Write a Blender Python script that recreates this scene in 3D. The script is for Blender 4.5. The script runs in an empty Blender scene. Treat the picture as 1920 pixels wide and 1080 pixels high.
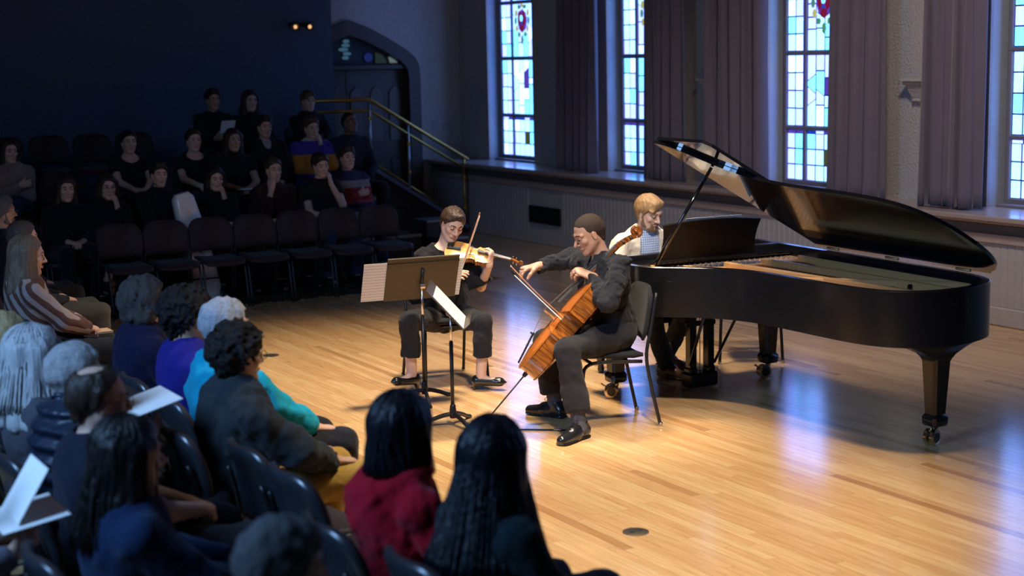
import bpy, math, random
import numpy as np
from mathutils import Vector, Matrix

# ------------------------------------------------------------------ camera
SC = bpy.context.scene
COL = SC.collection
CAM_R = Vector((0.863994, -0.50307, -0.020853))
CAM_F = Vector((0.494977, 0.856226, -0.1479))
CAM_U = Vector((0.092259, 0.117463, 0.988782))
CAM_O = Vector((0, 0, 2.3))
FPX = 2900.0
cam = bpy.data.cameras.new('camera')
camo = bpy.data.objects.new('camera', cam)
COL.objects.link(camo)
cam.sensor_width = 36.0
cam.lens = FPX / 1920.0 * 36.0
cam.clip_end = 200
m = Matrix((CAM_R, CAM_U, -CAM_F)).transposed().to_4x4()
m.translation = CAM_O
camo.matrix_world = m
cam.dof.use_dof = True
cam.dof.focus_distance = 10.2
cam.dof.aperture_fstop = 2.0
SC.camera = camo
SC.view_settings.view_transform = 'Standard'
SC.view_settings.look = 'None'
SC.view_settings.gamma = 1.0
SC.view_settings.use_curve_mapping = False
SC.view_settings.exposure = 0.1

# ------------------------------------------------------------------ world: dim blue room light
W = bpy.data.worlds.new('world')
SC.world = W
W.use_nodes = True
W.node_tree.nodes['Background'].inputs['Color'].default_value = (0.10, 0.22, 0.62, 1)
W.node_tree.nodes['Background'].inputs['Strength'].default_value = 0.030

# ------------------------------------------------------------------ lights
def spot(name, loc, target, energy, color, size_deg, blend=0.5, radius=0.12):
    l = bpy.data.lights.new(name, 'SPOT')
    l.energy = energy; l.color = color
    l.spot_size = math.radians(size_deg); l.spot_blend = blend
    l.shadow_soft_size = radius
    o = bpy.data.objects.new(name, l); COL.objects.link(o)
    o.location = loc
    o.rotation_euler = (Vector(target) - Vector(loc)).to_track_quat('-Z', 'Y').to_euler()
    return o
def area(name, loc, target, energy, color, sx, sy):
    l = bpy.data.lights.new(name, 'AREA')
    l.energy = energy; l.color = color
    l.shape = 'RECTANGLE'; l.size = sx; l.size_y = sy
    o = bpy.data.objects.new(name, l); COL.objects.link(o)
    o.location = loc
    o.rotation_euler = (Vector(target) - Vector(loc)).to_track_quat('-Z', 'Y').to_euler()
    return o
WARM = (1.0, 0.85, 0.64)
spot('stage_spot_main', (4.5, 5.9, 6.8), (4.1, 6.4, 0), 3200, WARM, 45, 0.75, 0.5)
spot('stage_spot_far', (5.2, 9.2, 6.8), (4.8, 9.9, 0), 4000, WARM, 54, 0.8, 0.5)
spot('stage_spot_back', (6.0, 6.4, 6.8), (9.6, 10.2, 0.9), 1500, (1.0, 0.88, 0.80), 62, 0.9, 0.5)
spot('stage_spot_front', (3.2, 4.0, 6.4), (5.6, 8.3, 0.7), 2100, (1.0, 0.88, 0.75), 29, 0.8, 0.2)
dl = area('opposite_window_daylight', (-1.9, 5.0, 4.2), (2.0, 6.0, 0.6), 185, (0.28, 0.54, 1.0), 1.2, 3.0)
dl.data.spread = math.radians(130)

# ------------------------------------------------------------------ pixel helpers (1920x1080 photograph)
def ray(px, py):
    return CAM_F + CAM_R * ((px - 960) / FPX) + CAM_U * ((540 - py) / FPX)
def atz(px, py, z=0.0):
    d = ray(px, py); return CAM_O + d * ((z - CAM_O.z) / d.z)
def atx(px, py, x):
    d = ray(px, py); return CAM_O + d * (x / d.x)
def aty(px, py, y):
    d = ray(px, py); return CAM_O + d * (y / d.y)
def onplane(px, py, org, nrm):
    d = ray(px, py); org = Vector(org); nrm = Vector(nrm)
    return CAM_O + d * ((org - CAM_O).dot(nrm) / d.dot(nrm))
def near(px, py, p):
    """point on the pixel's ray nearest to a known point p"""
    d = ray(px, py); return CAM_O + d * ((Vector(p) - CAM_O).dot(d) / d.dot(d))

# ------------------------------------------------------------------ materials
MATS = {}
def _new(name):
    mt = bpy.data.materials.new(name); mt.use_nodes = True
    nt = mt.node_tree
    b = nt.nodes['Principled BSDF']
    return mt, nt, b
def _n(nt, t, **kw):
    nd = nt.nodes.new(t)
    for k, v in kw.items(): setattr(nd, k, v)
    return nd
def mat(name, col, rough=0.6, metal=0.0, var=0.12, scale=12.0, bump=0.0, bscale=120.0, coat=0.0, sheen=0.0, stretch=(1, 1, 1), spec=0.5):
    """plain procedural material: noise-varied colour, optional fine relief"""
    if name in MATS: return MATS[name]
    mt, nt, b = _new(name)
    tc = _n(nt, 'ShaderNodeTexCoord'); mp = _n(nt, 'ShaderNodeMapping')
    mp.inputs['Scale'].default_value = stretch
    nt.links.new(tc.outputs['Object'], mp.inputs['Vector'])
    nz = _n(nt, 'ShaderNodeTexNoise'); nz.inputs['Scale'].default_value = scale; nz.inputs['Detail'].default_value = 4
    nt.links.new(mp.outputs[0], nz.inputs['Vector'])
    mx = _n(nt, 'ShaderNodeMix', data_type='RGBA')
    c0 = [max(0, c * (1 - var)) for c in col[:3]] + [1]; c1 = [min(1, c * (1 + var)) for c in col[:3]] + [1]
    mx.inputs[6].default_value = c0; mx.inputs[7].default_value = c1
    nt.links.new(nz.outputs['Fac'], mx.inputs[0]); nt.links.new(mx.outputs[2], b.inputs['Base Color'])
    b.inputs['Roughness'].default_value = rough; b.inputs['Metallic'].default_value = metal
    b.inputs['Coat Weight'].default_value = coat; b.inputs['Sheen Weight'].default_value = sheen
    b.inputs['Specular IOR Level'].default_value = spec
    if bump:
        n2 = _n(nt, 'ShaderNodeTexNoise'); n2.inputs['Scale'].default_value = bscale; n2.inputs['Detail'].default_value = 3
        nt.links.new(mp.outputs[0], n2.inputs['Vector'])
        bp = _n(nt, 'ShaderNodeBump'); bp.inputs['Strength'].default_value = bump; bp.inputs['Distance'].default_value = 0.01
        nt.links.new(n2.outputs['Fac'], bp.inputs['Height']); nt.links.new(bp.outputs[0], b.inputs['Normal'])
    MATS[name] = mt
    return mt
def cloth(name, col, rough=0.9, bump=0.25, var=0.18):
    return mat(name, col, rough, 0, var, 9, bump, 260, 0, 0.06, spec=0.15)
def skinm(name, col):
    mt = mat(name, col, 0.5, 0, 0.10, 25, 0.05, 300, spec=0.35)
    b = mt.node_tree.nodes['Principled BSDF']
    b.inputs['Subsurface Weight'].default_value = 0.12
    b.inputs['Subsurface Radius'].default_value = (0.02, 0.008, 0.004)
    b.inputs['Subsurface Scale'].default_value = 0.5
    return mt
def hairm(name, col, rough=0.42, var=0.5, zs=5.0, spec=0.28):
    """strand-streaked hair"""
    if name in MATS: return MATS[name]
    mt = mat(name, col, rough, 0, var, 1.0, 0.6, 1.0, stretch=(120, 120, zs), spec=spec)
    return mt
def emis(name, col, strength):
    if name in MATS: return MATS[name]
    mt, nt, b = _new(name)
    b.inputs['Base Color'].default_value = (*col, 1)
    b.inputs['Emission Color'].default_value = (*col, 1)
    b.inputs['Emission Strength'].default_value = strength
    MATS[name] = mt
    return mt
def glasspane(name, col, strength):
    """leaded pane lit by the daylight behind it, streaky"""
    if name in MATS: return MATS[name]
    mt, nt, b = _new(name)
    tc = _n(nt, 'ShaderNodeTexCoord'); nz = _n(nt, 'ShaderNodeTexNoise')
    nz.inputs['Scale'].default_value = 22; nz.inputs['Detail'].default_value = 5
    nt.links.new(tc.outputs['Object'], nz.inputs['Vector'])
    mx = _n(nt, 'ShaderNodeMix', data_type='RGBA')
    mx.inputs[6].default_value = [c * 0.72 for c in col] + [1]
    mx.inputs[7].default_value = [min(1, c * 1.12) for c in col] + [1]
    nt.links.new(nz.outputs['Fac'], mx.inputs[0])
    nt.links.new(mx.outputs[2], b.inputs['Emission Color'])
    b.inputs['Base Color'].default_value = (*[c * 0.3 for c in col], 1)
    b.inputs['Emission Strength'].default_value = strength
    b.inputs['Roughness'].default_value = 0.2
    MATS[name] = mt
    return mt

# ------------------------------------------------------------------ mesh builder
class MB:
    def __init__(s): s.v = []; s.f = []; s.mi = []; s.m = 0
    def add(s, vs, fs):
        o = len(s.v); s.v += [tuple(p) for p in vs]
        for f in fs: s.f.append(tuple(i + o for i in f)); s.mi.append(s.m)
        return s
    def box(s, c, size, R=None, ch=0.0):
        hx, hy, hz = [d / 2 for d in size]
        c = Vector(c)
        if ch <= 0:
            vs = [Vector((x * hx, y * hy, z * hz)) for x in (-1, 1) for y in (-1, 1) for z in (-1, 1)]
            fs = [(0, 1, 3, 2), (4, 6, 7, 5), (0, 4, 5, 1), (2, 3, 7, 6), (0, 2, 6, 4), (1, 5, 7, 3)]
        else:
            ch = min(ch, hx * .9, hy * .9, hz * .9)
            vs = []; idx = {}
            for x in (-1, 1):
                for y in (-1, 1):
                    for z in (-1, 1):
                        for a in range(3):
                            q = [x * (hx - ch), y * (hy - ch), z * (hz - ch)]
                            q[a] = (x * hx, y * hy, z * hz)[a]
                            idx[(x, y, z, a)] = len(vs); vs.append(Vector(q))
            fs = []
            for a in range(3):
                b, d = (a + 1) % 3, (a + 2) % 3
                for sg in (-1, 1):
                    q = []
                    for (p, r) in ((-1, -1), (1, -1), (1, 1), (-1, 1)):
                        k = [0, 0, 0]; k[a] = sg; k[b] = p; k[d] = r
                        q.append(idx[(*k, a)])
                    fs.append(tuple(q if sg > 0 else q[::-1]))
            for a in range(3):           # edges along axis a
                b, d = (a + 1) % 3, (a + 2) % 3
                for p in (-1, 1):
                    for r in (-1, 1):
                        k0 = [0, 0, 0]; k0[a] = -1; k0[b] = p; k0[d] = r
                        k1 = list(k0); k1[a] = 1
                        q = [idx[(*k0, b)], idx[(*k1, b)], idx[(*k1, d)], idx[(*k0, d)]]
                        fs.append(tuple(q if p * r < 0 else q[::-1]))
            for x in (-1, 1):
                for y in (-1, 1):
                    for z in (-1, 1):
                        q = [idx[(x, y, z, 0)], idx[(x, y, z, 1)], idx[(x, y, z, 2)]]
                        fs.append(tuple(q if x * y * z > 0 else q[::-1]))
        if R is not None: vs = [R @ v for v in vs]
        return s.add([c + v for v in vs], fs)
    def loft(s, rings, close=True, caps=True):
        n = len(rings[0]); vs = [p for r in rings for p in r]; fs = []
        for i in range(len(rings) - 1):
            for j in range(n if close else n - 1):
                k = (j + 1) % n
                fs.append((i * n + j, i * n + k, (i + 1) * n + k, (i + 1) * n + j))
        if caps and close:
            fs.append(tuple(range(n))[::-1]); e = (len(rings) - 1) * n
            fs.append(tuple(e + j for j in range(n)))
        return s.add(vs, fs)
    def tube(s, pts, r, n=8, caps=True, flat=None):
        """round tube along pts; r a number or list; flat=(vector, factor) squashes the section"""
        pts = [Vector(p) for p in pts]; N = len(pts)
        rs = r if isinstance(r, (list, tuple)) else [r] * N
        up = None; rings = []
        for i, p in enumerate(pts):
            t = (pts[min(i + 1, N - 1)] - pts[max(i - 1, 0)])
            if t.length < 1e-9: t = Vector((0, 0, 1))
            t.normalize()
            if up is None:
                up = Vector((0, 0, 1)) if abs(t.z) < 0.9 else Vector((1, 0, 0))
                if flat: up = Vector(flat[0])
            a = up - t * up.dot(t)
            if a.length < 1e-6: a = t.orthogonal()
            a.normalize(); b = t.cross(a); up = a
            fa = flat[1] if flat else 1.0
            rings.append([p + a * (math.cos(2 * math.pi * k / n) * rs[i] * fa) + b * (math.sin(2 * math.pi * k / n) * rs[i]) for k in range(n)])
        return s.loft(rings, True, caps)
    def lathe(s, prof, c=(0, 0, 0), axis=(0, 0, 1), n=16):
        """prof: list of (radius, height)"""
        ax = Vector(axis).normalized(); a = ax.orthogonal().normalized(); b = ax.cross(a); c = Vector(c)
        rings = [[c + ax * h + (a * math.cos(2 * math.pi * k / n) + b * math.sin(2 * math.pi * k / n)) * max(r, 1e-5) for k in range(n)] for r, h in prof]
        return s.loft(rings)
    def prism(s, poly, z0, z1, M=None):
        """poly in xy, extruded z0..z1, optional 4x4"""
        r0 = [Vector((x, y, z0)) for x, y in poly]; r1 = [Vector((x, y, z1)) for x, y in poly]
        if M is not None: r0 = [M @ p for p in r0]; r1 = [M @ p for p in r1]
        return s.loft([r0, r1])
    def ball(s, c, r, n=10, sc=(1, 1, 1), R=None):
        c = Vector(c); rings = []
        vs = []; fs = []
        k = n // 2
        for i in range(1, k):
            th = math.pi * i / k
            for j in range(n):
                ph = 2 * math.pi * j / n
                vs.append(Vector((math.sin(th) * math.cos(ph) * r * sc[0], math.sin(th) * math.sin(ph) * r * sc[1], math.cos(th) * r * sc[2])))
        t = len(vs); vs += [Vector((0, 0, r * sc[2])), Vector((0, 0, -r * sc[2]))]
        for i in range(k - 2):
            for j in range(n):
                q = (j + 1) % n
                fs.append((i * n + j, (i + 1) * n + j, (i + 1) * n + q, i * n + q))
        for j in range(n):
            q = (j + 1) % n
            fs.append((t, j, q)); fs.append((t + 1, (k - 2) * n + q, (k - 2) * n + j))
        if R is not None: vs = [R @ v for v in vs]
        return s.add([c + v for v in vs], fs)
    def mesh(s, name):
        me = bpy.data.meshes.new(name); me.from_pydata(s.v, [], s.f); me.update()
        return me
    def build(s, name, mats, parent=None, smooth=False, loc=None):
        me = s.mesh(name)
        return link(name, me, mats, parent, smooth, loc, s.mi)
def link(name, me, mats, parent=None, smooth=False, loc=None, mi=None):
    if not isinstance(mats, (list, tuple)): mats = [mats]
    for mm in mats: me.materials.append(mm)
    if mi is not None and len(mats) > 1: me.polygons.foreach_set('material_index', mi)
    if smooth == 'auto':
        me.polygons.foreach_set('use_smooth', [True] * len(me.polygons))
        try: me.set_sharp_from_angle(angle=math.radians(38))
        except Exception: pass
    elif smooth: me.polygons.foreach_set('use_smooth', [True] * len(me.polygons))
    o = bpy.data.objects.new(name, me); COL.objects.link(o)
    if parent is not None: o.parent = parent
    if loc is not None: o.location = loc
    return o
def tag(o, label=None, cat=None, group=None, kind=None):
    if label: o['label'] = label
    if cat: o['category'] = cat
    if group: o['group'] = group
    if kind: o['kind'] = kind
    return o
def thing(name, label, cat, loc=(0, 0, 0), rz=0.0, group=None):
    o = bpy.data.objects.new(name, None); COL.objects.link(o)
    o.empty_display_size = 0.1
    o.location = loc; o.rotation_euler = (0, 0, rz)
    return tag(o, label, cat, group)
def copy_tree(o, parent=None):
    c = o.copy(); COL.objects.link(c)
    if parent is not None: c.parent = parent
    for ch in o.children: copy_tree(ch, c)
    return c
def catmull(pts, n=6, closed=False):
    P = [Vector(p) for p in pts]; out = []; N = len(P)
    rng = range(N) if closed else range(N - 1)
    for i in rng:
        p0 = P[(i - 1) % N] if closed or i > 0 else P[0]
        p1 = P[i]; p2 = P[(i + 1) % N]
        p3 = P[(i + 2) % N] if closed or i + 2 < N else P[-1]
        for k in range(n):
            t = k / n
            out.append(0.5 * ((2 * p1) + (p2 - p0) * t + (2 * p0 - 5 * p1 + 4 * p2 - p3) * t * t + (3 * p1 - p0 - 3 * p2 + p3) * t ** 3))
    if not closed: out.append(P[-1])
    return out
def rotz(a): return Matrix.Rotation(a, 3, 'Z')
def ccw(poly):
    a = sum(poly[i][0] * poly[(i + 1) % len(poly)][1] - poly[(i + 1) % len(poly)][0] * poly[i][1] for i in range(len(poly)))
    return poly if a > 0 else poly[::-1]
RND = random.Random(7)
# ================================================================== ROOM
XW, XL, XP, XG = 9.85, 9.78, 10.33, 10.5      # wainscot face, ledge front, plaster pier face, glass
ZL = 0.92                                     # ledge top
YB, YP, XPE = 19.2, 18.5, 8.11                # back wall, dark partition, its free edge
CEIL = 6.9

def plaster():
    mt, nt, b = _new('stucco')
    tc = _n(nt, 'ShaderNodeTexCoord')
    n1 = _n(nt, 'ShaderNodeTexNoise'); n1.inputs['Scale'].default_value = 2.2; n1.inputs['Detail'].default_value = 6
    n2 = _n(nt, 'ShaderNodeTexNoise'); n2.inputs['Scale'].default_value = 52; n2.inputs['Detail'].default_value = 4
    nt.links.new(tc.outputs['Object'], n1.inputs['Vector']); nt.links.new(tc.outputs['Object'], n2.inputs['Vector'])
    mx = _n(nt, 'ShaderNodeMix', data_type='RGBA')
    mx.inputs[6].default_value = (0.30, 0.27, 0.255, 1); mx.inputs[7].default_value = (0.54, 0.485, 0.455, 1)
    nt.links.new(n2.outputs['Fac'], mx.inputs[0]); nt.links.new(mx.outputs[2], b.inputs['Base Color'])
    bp = _n(nt, 'ShaderNodeBump'); bp.inputs['Strength'].default_value = 0.8; bp.inputs['Distance'].default_value = 0.018
    nt.links.new(n2.outputs['Fac'], bp.inputs['Height']); nt.links.new(bp.outputs[0], b.inputs['Normal'])
    b.inputs['Roughness'].default_value = 0.9
    return mt
M_stucco = plaster()
M_jamb = mat('jamb_paint_daylit', (0.38, 0.42, 0.47), 0.55)  # cool tint puts the blue window light into the paint colour
M_trim = mat('trim_paint', (0.40, 0.31, 0.27), 0.45, bump=0.05)
M_bead = mat('bead_paint', (0.42, 0.38, 0.37), 0.5)
M_ledge = mat('ledge_paint', (0.34, 0.27, 0.25), 0.28, coat=0.2)
M_dark = mat('dark_void', (0.01, 0.01, 0.012), 0.8)
M_part = mat('navy_wall', (0.055, 0.085, 0.135), 0.85, var=0.05)
M_ceil = mat('ceiling_paint', (0.25, 0.22, 0.2), 0.9)
M_lead = mat('lead', (0.015, 0.016, 0.025), 0.6)
M_wframe = mat('window_frame_paint', (0.17, 0.14, 0.15), 0.5)

def wood_floor():
    mt, nt, b = _new('maple_planks')
    tc = _n(nt, 'ShaderNodeTexCoord'); at = _n(nt, 'ShaderNodeAttribute', attribute_name='tone')
    geo = _n(nt, 'ShaderNodeNewGeometry')
    mp = _n(nt, 'ShaderNodeMapping'); mp.inputs['Scale'].default_value = (34, 2.0, 1)
    ad = _n(nt, 'ShaderNodeVectorMath', operation='MULTIPLY_ADD')
    nt.links.new(at.outputs['Fac'], ad.inputs[0]); ad.inputs[1].default_value = (13, 37, 0)
    nt.links.new(geo.outputs['Position'], ad.inputs[2]); nt.links.new(ad.outputs[0], mp.inputs['Vector'])
    nz = _n(nt, 'ShaderNodeTexNoise'); nz.inputs['Scale'].default_value = 1.6; nz.inputs['Detail'].default_value = 7; nz.inputs['Distortion'].default_value = 0.6
    nt.links.new(mp.outputs[0], nz.inputs['Vector'])
    rp = _n(nt, 'ShaderNodeValToRGB')
    e = rp.color_ramp.elements
    e[0].position = 0.0; e[0].color = (0.36, 0.17, 0.065, 1)
    e[1].position = 1.0; e[1].color = (0.70, 0.46, 0.22, 1)
    k = e.new(0.22); k.color = (0.57, 0.32, 0.135, 1)
    k = e.new(0.6); k.color = (0.65, 0.39, 0.175, 1)
    nt.links.new(at.outputs['Fac'], rp.inputs['Fac'])
    mx = _n(nt, 'ShaderNodeMix', data_type='RGBA', blend_type='MULTIPLY'); mx.inputs[0].default_value = 0.55
    r2 = _n(nt, 'ShaderNodeValToRGB'); r2.color_ramp.elements[0].position = 0.3; r2.color_ramp.elements[1].position = 0.7
    r2.color_ramp.elements[0].color = (0.62, 0.55, 0.48, 1); r2.color_ramp.elements[1].color = (1.1, 1.1, 1.1, 1)
    nt.links.new(nz.outputs['Fac'], r2.inputs['Fac'])
    nt.links.new(rp.outputs[0], mx.inputs[6]); nt.links.new(r2.outputs[0], mx.inputs[7])
    nt.links.new(mx.outputs[2], b.inputs['Base Color'])
    n3 = _n(nt, 'ShaderNodeTexNoise'); n3.inputs['Scale'].default_value = 3.0; n3.inputs['Detail'].default_value = 5
    nt.links.new(geo.outputs['Position'], n3.inputs['Vector'])
    mr = _n(nt, 'ShaderNodeMapRange'); mr.inputs['To Min'].default_value = 0.13; mr.inputs['To Max'].default_value = 0.23
    nt.links.new(n3.outputs['Fac'], mr.inputs['Value']); nt.links.new(mr.outputs[0], b.inputs['Roughness'])
    bp = _n(nt, 'ShaderNodeBump'); bp.inputs['Strength'].default_value = 0.06; bp.inputs['Distance'].default_value = 0.004
    nt.links.new(n3.outputs['Fac'], bp.inputs['Height']); nt.links.new(bp.outputs[0], b.inputs['Normal'])
    b.inputs['Specular IOR Level'].default_value = 0.6; b.inputs['Coat Weight'].default_value = 0.6; b.inputs['Coat Roughness'].default_value = 0.16
    return mt
M_floor = wood_floor()

# ---- floor: base slab, strip planks
fl = MB().box((4.6, 9.0, -0.05), (14.4, 21.0, 0.06)).build('floor', mat('subfloor', (0.12, 0.06, 0.025), 0.7))
tag(fl, kind='structure')
BWID = 0.057
def tone():
    t = RND.random()
    return 0.02 + 0.15 * RND.random() if t < 0.04 else 0.32 + 0.68 * RND.random() ** 0.9
boards = []
nx = int((XW + 0.05 - 0.4) / BWID)
for i in range(nx):
    x = 0.4 + BWID * (i + 0.5); y = 2.2 - RND.random() * 1.2
    y1 = 13.95 if x < 8.0 else YB
    while y < y1:
        L = 0.45 + 1.9 * RND.random() ** 1.3
        ye = min(y + L, y1)
        if ye - y > 0.02: boards.append((x, (y + ye) / 2, ye - y, tone()))
        y = ye
def depth_px(x, y):
    d = Vector((x, y, 0)) - CAM_O; w = d.dot(CAM_F)
    return 960 + FPX * d.dot(CAM_R) / w, 540 - FPX * d.dot(CAM_U) / w, w
def score(bd):
    px, py, w = depth_px(bd[0], bd[1])
    vis = (700 < px < 1960 and 560 < py < 1110 and bd[0] > 2.75) or (480 < px <= 700 and 600 < py < 850)
    return (0 if vis else 100) + w
boards.sort(key=score)
def board_mesh(lst):
    mb = MB(); tn = []
    for x, y, L, t in lst:
        mb.box((0 if len(lst) == 1 else x, 0 if len(lst) == 1 else y, -0.009), (BWID - 0.0012, L - 0.0015, 0.018)); tn += [t] * 8
    me = mb.mesh('plank')
    a = me.attributes.new('tone', 'FLOAT', 'POINT'); a.data.foreach_set('value', tn)
    return me
for bd in boards[:300]:
    link('plank', board_mesh([bd]), M_floor, fl, loc=(bd[0], bd[1], 0))
tag(link('plank_field', board_mesh(boards[300:]), M_floor, fl), kind='stuff')

# ---- patterned carpet and audience risers
def carpet():
    mt, nt, b = _new('carpet')
    tc = _n(nt, 'ShaderNodeTexCoord'); wv = _n(nt, 'ShaderNodeTexVoronoi', feature='DISTANCE_TO_EDGE'); wv.inputs['Scale'].default_value = 7
    nz = _n(nt, 'ShaderNodeTexNoise'); nz.inputs['Scale'].default_value = 6; nz.inputs['Detail'].default_value = 2
    vm = _n(nt, 'ShaderNodeVectorMath', operation='MULTIPLY_ADD'); vm.inputs[1].default_value = (0.5, 0.5, 0.5)
    nt.links.new(nz.outputs['Color'], vm.inputs[0]); nt.links.new(tc.outputs['Object'], vm.inputs[2])
    nt.links.new(vm.outputs[0], wv.inputs['Vector']); nt.links.new(tc.outputs['Object'], nz.inputs['Vector'])
    rp = _n(nt, 'ShaderNodeValToRGB'); rp.color_ramp.elements[0].position = 0.04; rp.color_ramp.elements[1].position = 0.09
    rp.color_ramp.elements[0].color = (0.12, 0.075, 0.02, 1); rp.color_ramp.elements[1].color = (0.014, 0.012, 0.014, 1)
    nt.links.new(wv.outputs['Distance'], rp.inputs['Fac']); nt.links.new(rp.outputs[0], b.inputs['Base Color'])
    b.inputs['Roughness'].default_value = 0.97; b.inputs['Specular IOR Level'].default_value = 0.1
    return mt
M_carpet = carpet()
tag(MB().box((2.95, 14.70, -0.005), (9.8, 1.5, 0.03)).build('floor_carpet', M_carpet), kind='structure')
RISE = [(15.40, 16.45, 0.36), (16.45, YP, 0.70)]
M_riser = mat('riser_paint', (0.03, 0.027, 0.03), 0.7)
M_nose = mat('nosing', (0.20, 0.20, 0.22), 0.4)
for k, (y0, y1, z) in enumerate(RISE):
    o = MB().box((2.9, (y0 + y1) / 2, z / 2), (9.7, y1 - y0, z)).build('floor_riser_%s' % ('middle', 'high')[k], M_riser); tag(o, kind='structure')
    MB().box((2.9, (y0 + y1) / 2 + 0.015, z + 0.004), (9.66, y1 - y0 - 0.03, 0.008)).build('carpet_top', M_carpet, o)
    MB().box((2.9, y0 + 0.008, z - 0.012), (9.7, 0.03, 0.03)).build('nosing', M_nose, o)
# aisle steps beside the rows
st = thing('aisle_steps', 'dark aisle steps with pale nosings beside the raised seat rows', 'steps', (7.95, 14.9, 0))
for k in range(3):
    z = 0.17 * (k + 1); y0 = -0.25 + 0.34 * k
    MB().box((0, (y0 + 0.75) / 2, z / 2), (0.34, 0.75 - y0, z)).build('step', M_riser, st)
    MB().box((0, y0 + 0.0, z - 0.01), (0.34, 0.03, 0.022)).build('step_nosing', M_nose, st)

# ---- window wall
wr = MB().box((XP + 0.30, 11.5, (CEIL + 4.6) / 2), (0.6, 16.0, CEIL - 4.6)).build('wall_right', M_stucco); tag(wr, kind='structure')
YLS = [18.33, 15.43, 12.46, 9.50, 6.53]; WW = 1.16  # the last, nearest window is out of view, added for its side light
edges = [YB + 0.1] + [v for yl in YLS for v in (yl + 0.09, yl - WW - 0.02)] + [3.6]
for k in range(0, len(edges), 2):
    a, b2 = edges[k], edges[k + 1]
    MB().box((XP + 0.30, (a + b2) / 2, (ZL + 4.6) / 2), (0.6, a - b2, 4.6 - ZL)).build('pier', M_stucco, wr)
for yl in YLS:      # painted reveals, blue daylight tinted into the paint
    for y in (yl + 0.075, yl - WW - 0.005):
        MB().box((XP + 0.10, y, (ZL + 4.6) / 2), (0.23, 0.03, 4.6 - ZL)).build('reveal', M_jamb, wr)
        MB().box((XP + 0.0, y, (ZL + 4.6) / 2), (0.03, 0.05, 4.6 - ZL)).build('reveal_bead', M_trim, wr)
# ledge, mouldings, wainscot
Y0, Y1 = 3.6, YB; YM, YLn = (Y0 + Y1) / 2, Y1 - Y0
sill = tag(MB().box(((XL + XG) / 2, YM, ZL - 0.022), (XG - XL + 0.1, YLn, 0.044), ch=0.008).build('window_sill_ledge', M_ledge), kind='structure')
tr = tag(MB().box((XL + 0.045, YM, ZL - 0.056), (0.06, YLn, 0.026), ch=0.006).build('trim_1', M_trim), kind='structure')
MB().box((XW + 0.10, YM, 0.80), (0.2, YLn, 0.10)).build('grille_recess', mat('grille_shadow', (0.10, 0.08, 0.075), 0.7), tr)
for k in range(5):
    MB().box((XW + 0.012, YM, 0.770 + 0.0165 * k), (0.022, YLn, 0.0115)).build('grille_slat', M_trim, tr)
MB().box((XW + 0.005, YM, 0.722), (0.04, YLn, 0.076), ch=0.006).build('chair_rail', M_trim, tr)
MB().box((XW - 0.008, YM, 0.752), (0.03, YLn, 0.014), ch=0.004).build('rail_bead', M_trim, tr)
wn = tag(MB().box((XW + 0.25, YM, 0.40), (0.44, YLn, 0.70)).build('wall_wainscot', M_bead), kind='structure')
bm = MB().box((0, 0, 0), (0.022, 0.0755, 0.53), ch=0.0045).mesh('bead_board')
bm.materials.append(M_bead)
y = YB - 0.05; n = 0
while y > 7.3:
    if 15.83 < y < 16.58: y -= 0.078; continue
    o = bpy.data.objects.new('bead_board', bm); COL.objects.link(o); o.parent = wn; o.location = (XW + 0.022, y, 0.418); y -= 0.078
tag(MB().box((XW + 0.012, YM, 0.077), (0.05, YLn, 0.154), ch=0.008).build('baseboard_right', M_bead), kind='structure')
# vent set in the wainscot
vt = thing('wall_vent', 'dark louvred vent set low in the wainscot behind the players', 'vent', (XW, 16.2, 0.27))
MB().box((0.02, 0, 0.09), (0.03, 0.72, 0.19)).build('vent_back', M_dark, vt)
Mv = mat('vent_metal', (0.04, 0.04, 0.045), 0.4, 0.6)
for s in (-1, 1): MB().box((0.0, s * 0.355, 0.09), (0.02, 0.02, 0.20)).build('vent_frame', Mv, vt)
for s in (0, 1): MB().box((0.0, 0, -0.005 + s * 0.19), (0.02, 0.72, 0.02)).build('vent_frame', Mv, vt)
for k in range(8): MB().box((0.004, 0, 0.015 + k * 0.021), (0.016, 0.69, 0.006)).build('louvre', Mv, vt)

# ---- stained glass windows
PC = {'ice': (0.155, 0.34, 1.0), 'aqua': (0.085, 0.36, 0.95), 'lilac': (0.175, 0.23, 1.0), 'white': (0.23, 0.40, 1.0),
      'purple': (0.16, 0.08, 0.75), 'blue': (0.03, 0.08, 0.75), 'red': (0.30, 0.01, 0.05), 'green': (0.12, 0.40, 0.22),
      'yellow': (0.75, 0.72, 0.20), 'moss': (0.10, 0.12, 0.03)}
PS = {'ice': 4.9, 'aqua': 4.7, 'lilac': 4.5, 'white': 4.9}
MP = {k: glasspane('pane_' + k, c, PS.get(k, 0.55)) for k, c in PC.items()}
MP['red'] = glasspane('pane_red', PC['red'], 0.5)
PAL = ['ice'] * 4 + ['aqua'] * 3 + ['lilac'] * 3 + ['white'] * 2
def quadpane(wn_, a, b, c, d, kind, prf=0.0):
    e_ = 0.004 if abs(a[0] - b[0]) > 0.06 else 0.0
    a = (a[0] - e_, a[1]); d = (d[0] - e_, d[1]); b = (b[0] + e_, b[1]); c = (c[0] + e_, c[1])
    """a pane from 4 (y,z) corners, lower-left going round; y measured along the wall"""
    X = -prf
    vs = [(X - 0.004, p[0], p[1]) for p in (a, b, c, d)] + [(X + 0.004, p[0], p[1]) for p in (a, b, c, d)]
    fs = [(0, 1, 2, 3), (7, 6, 5, 4), (0, 4, 5, 1), (1, 5, 6, 2), (2, 6, 7, 3), (3, 7, 4, 0)]
    return MB().add(vs, fs).build('pane', MP[kind], wn_)
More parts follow.
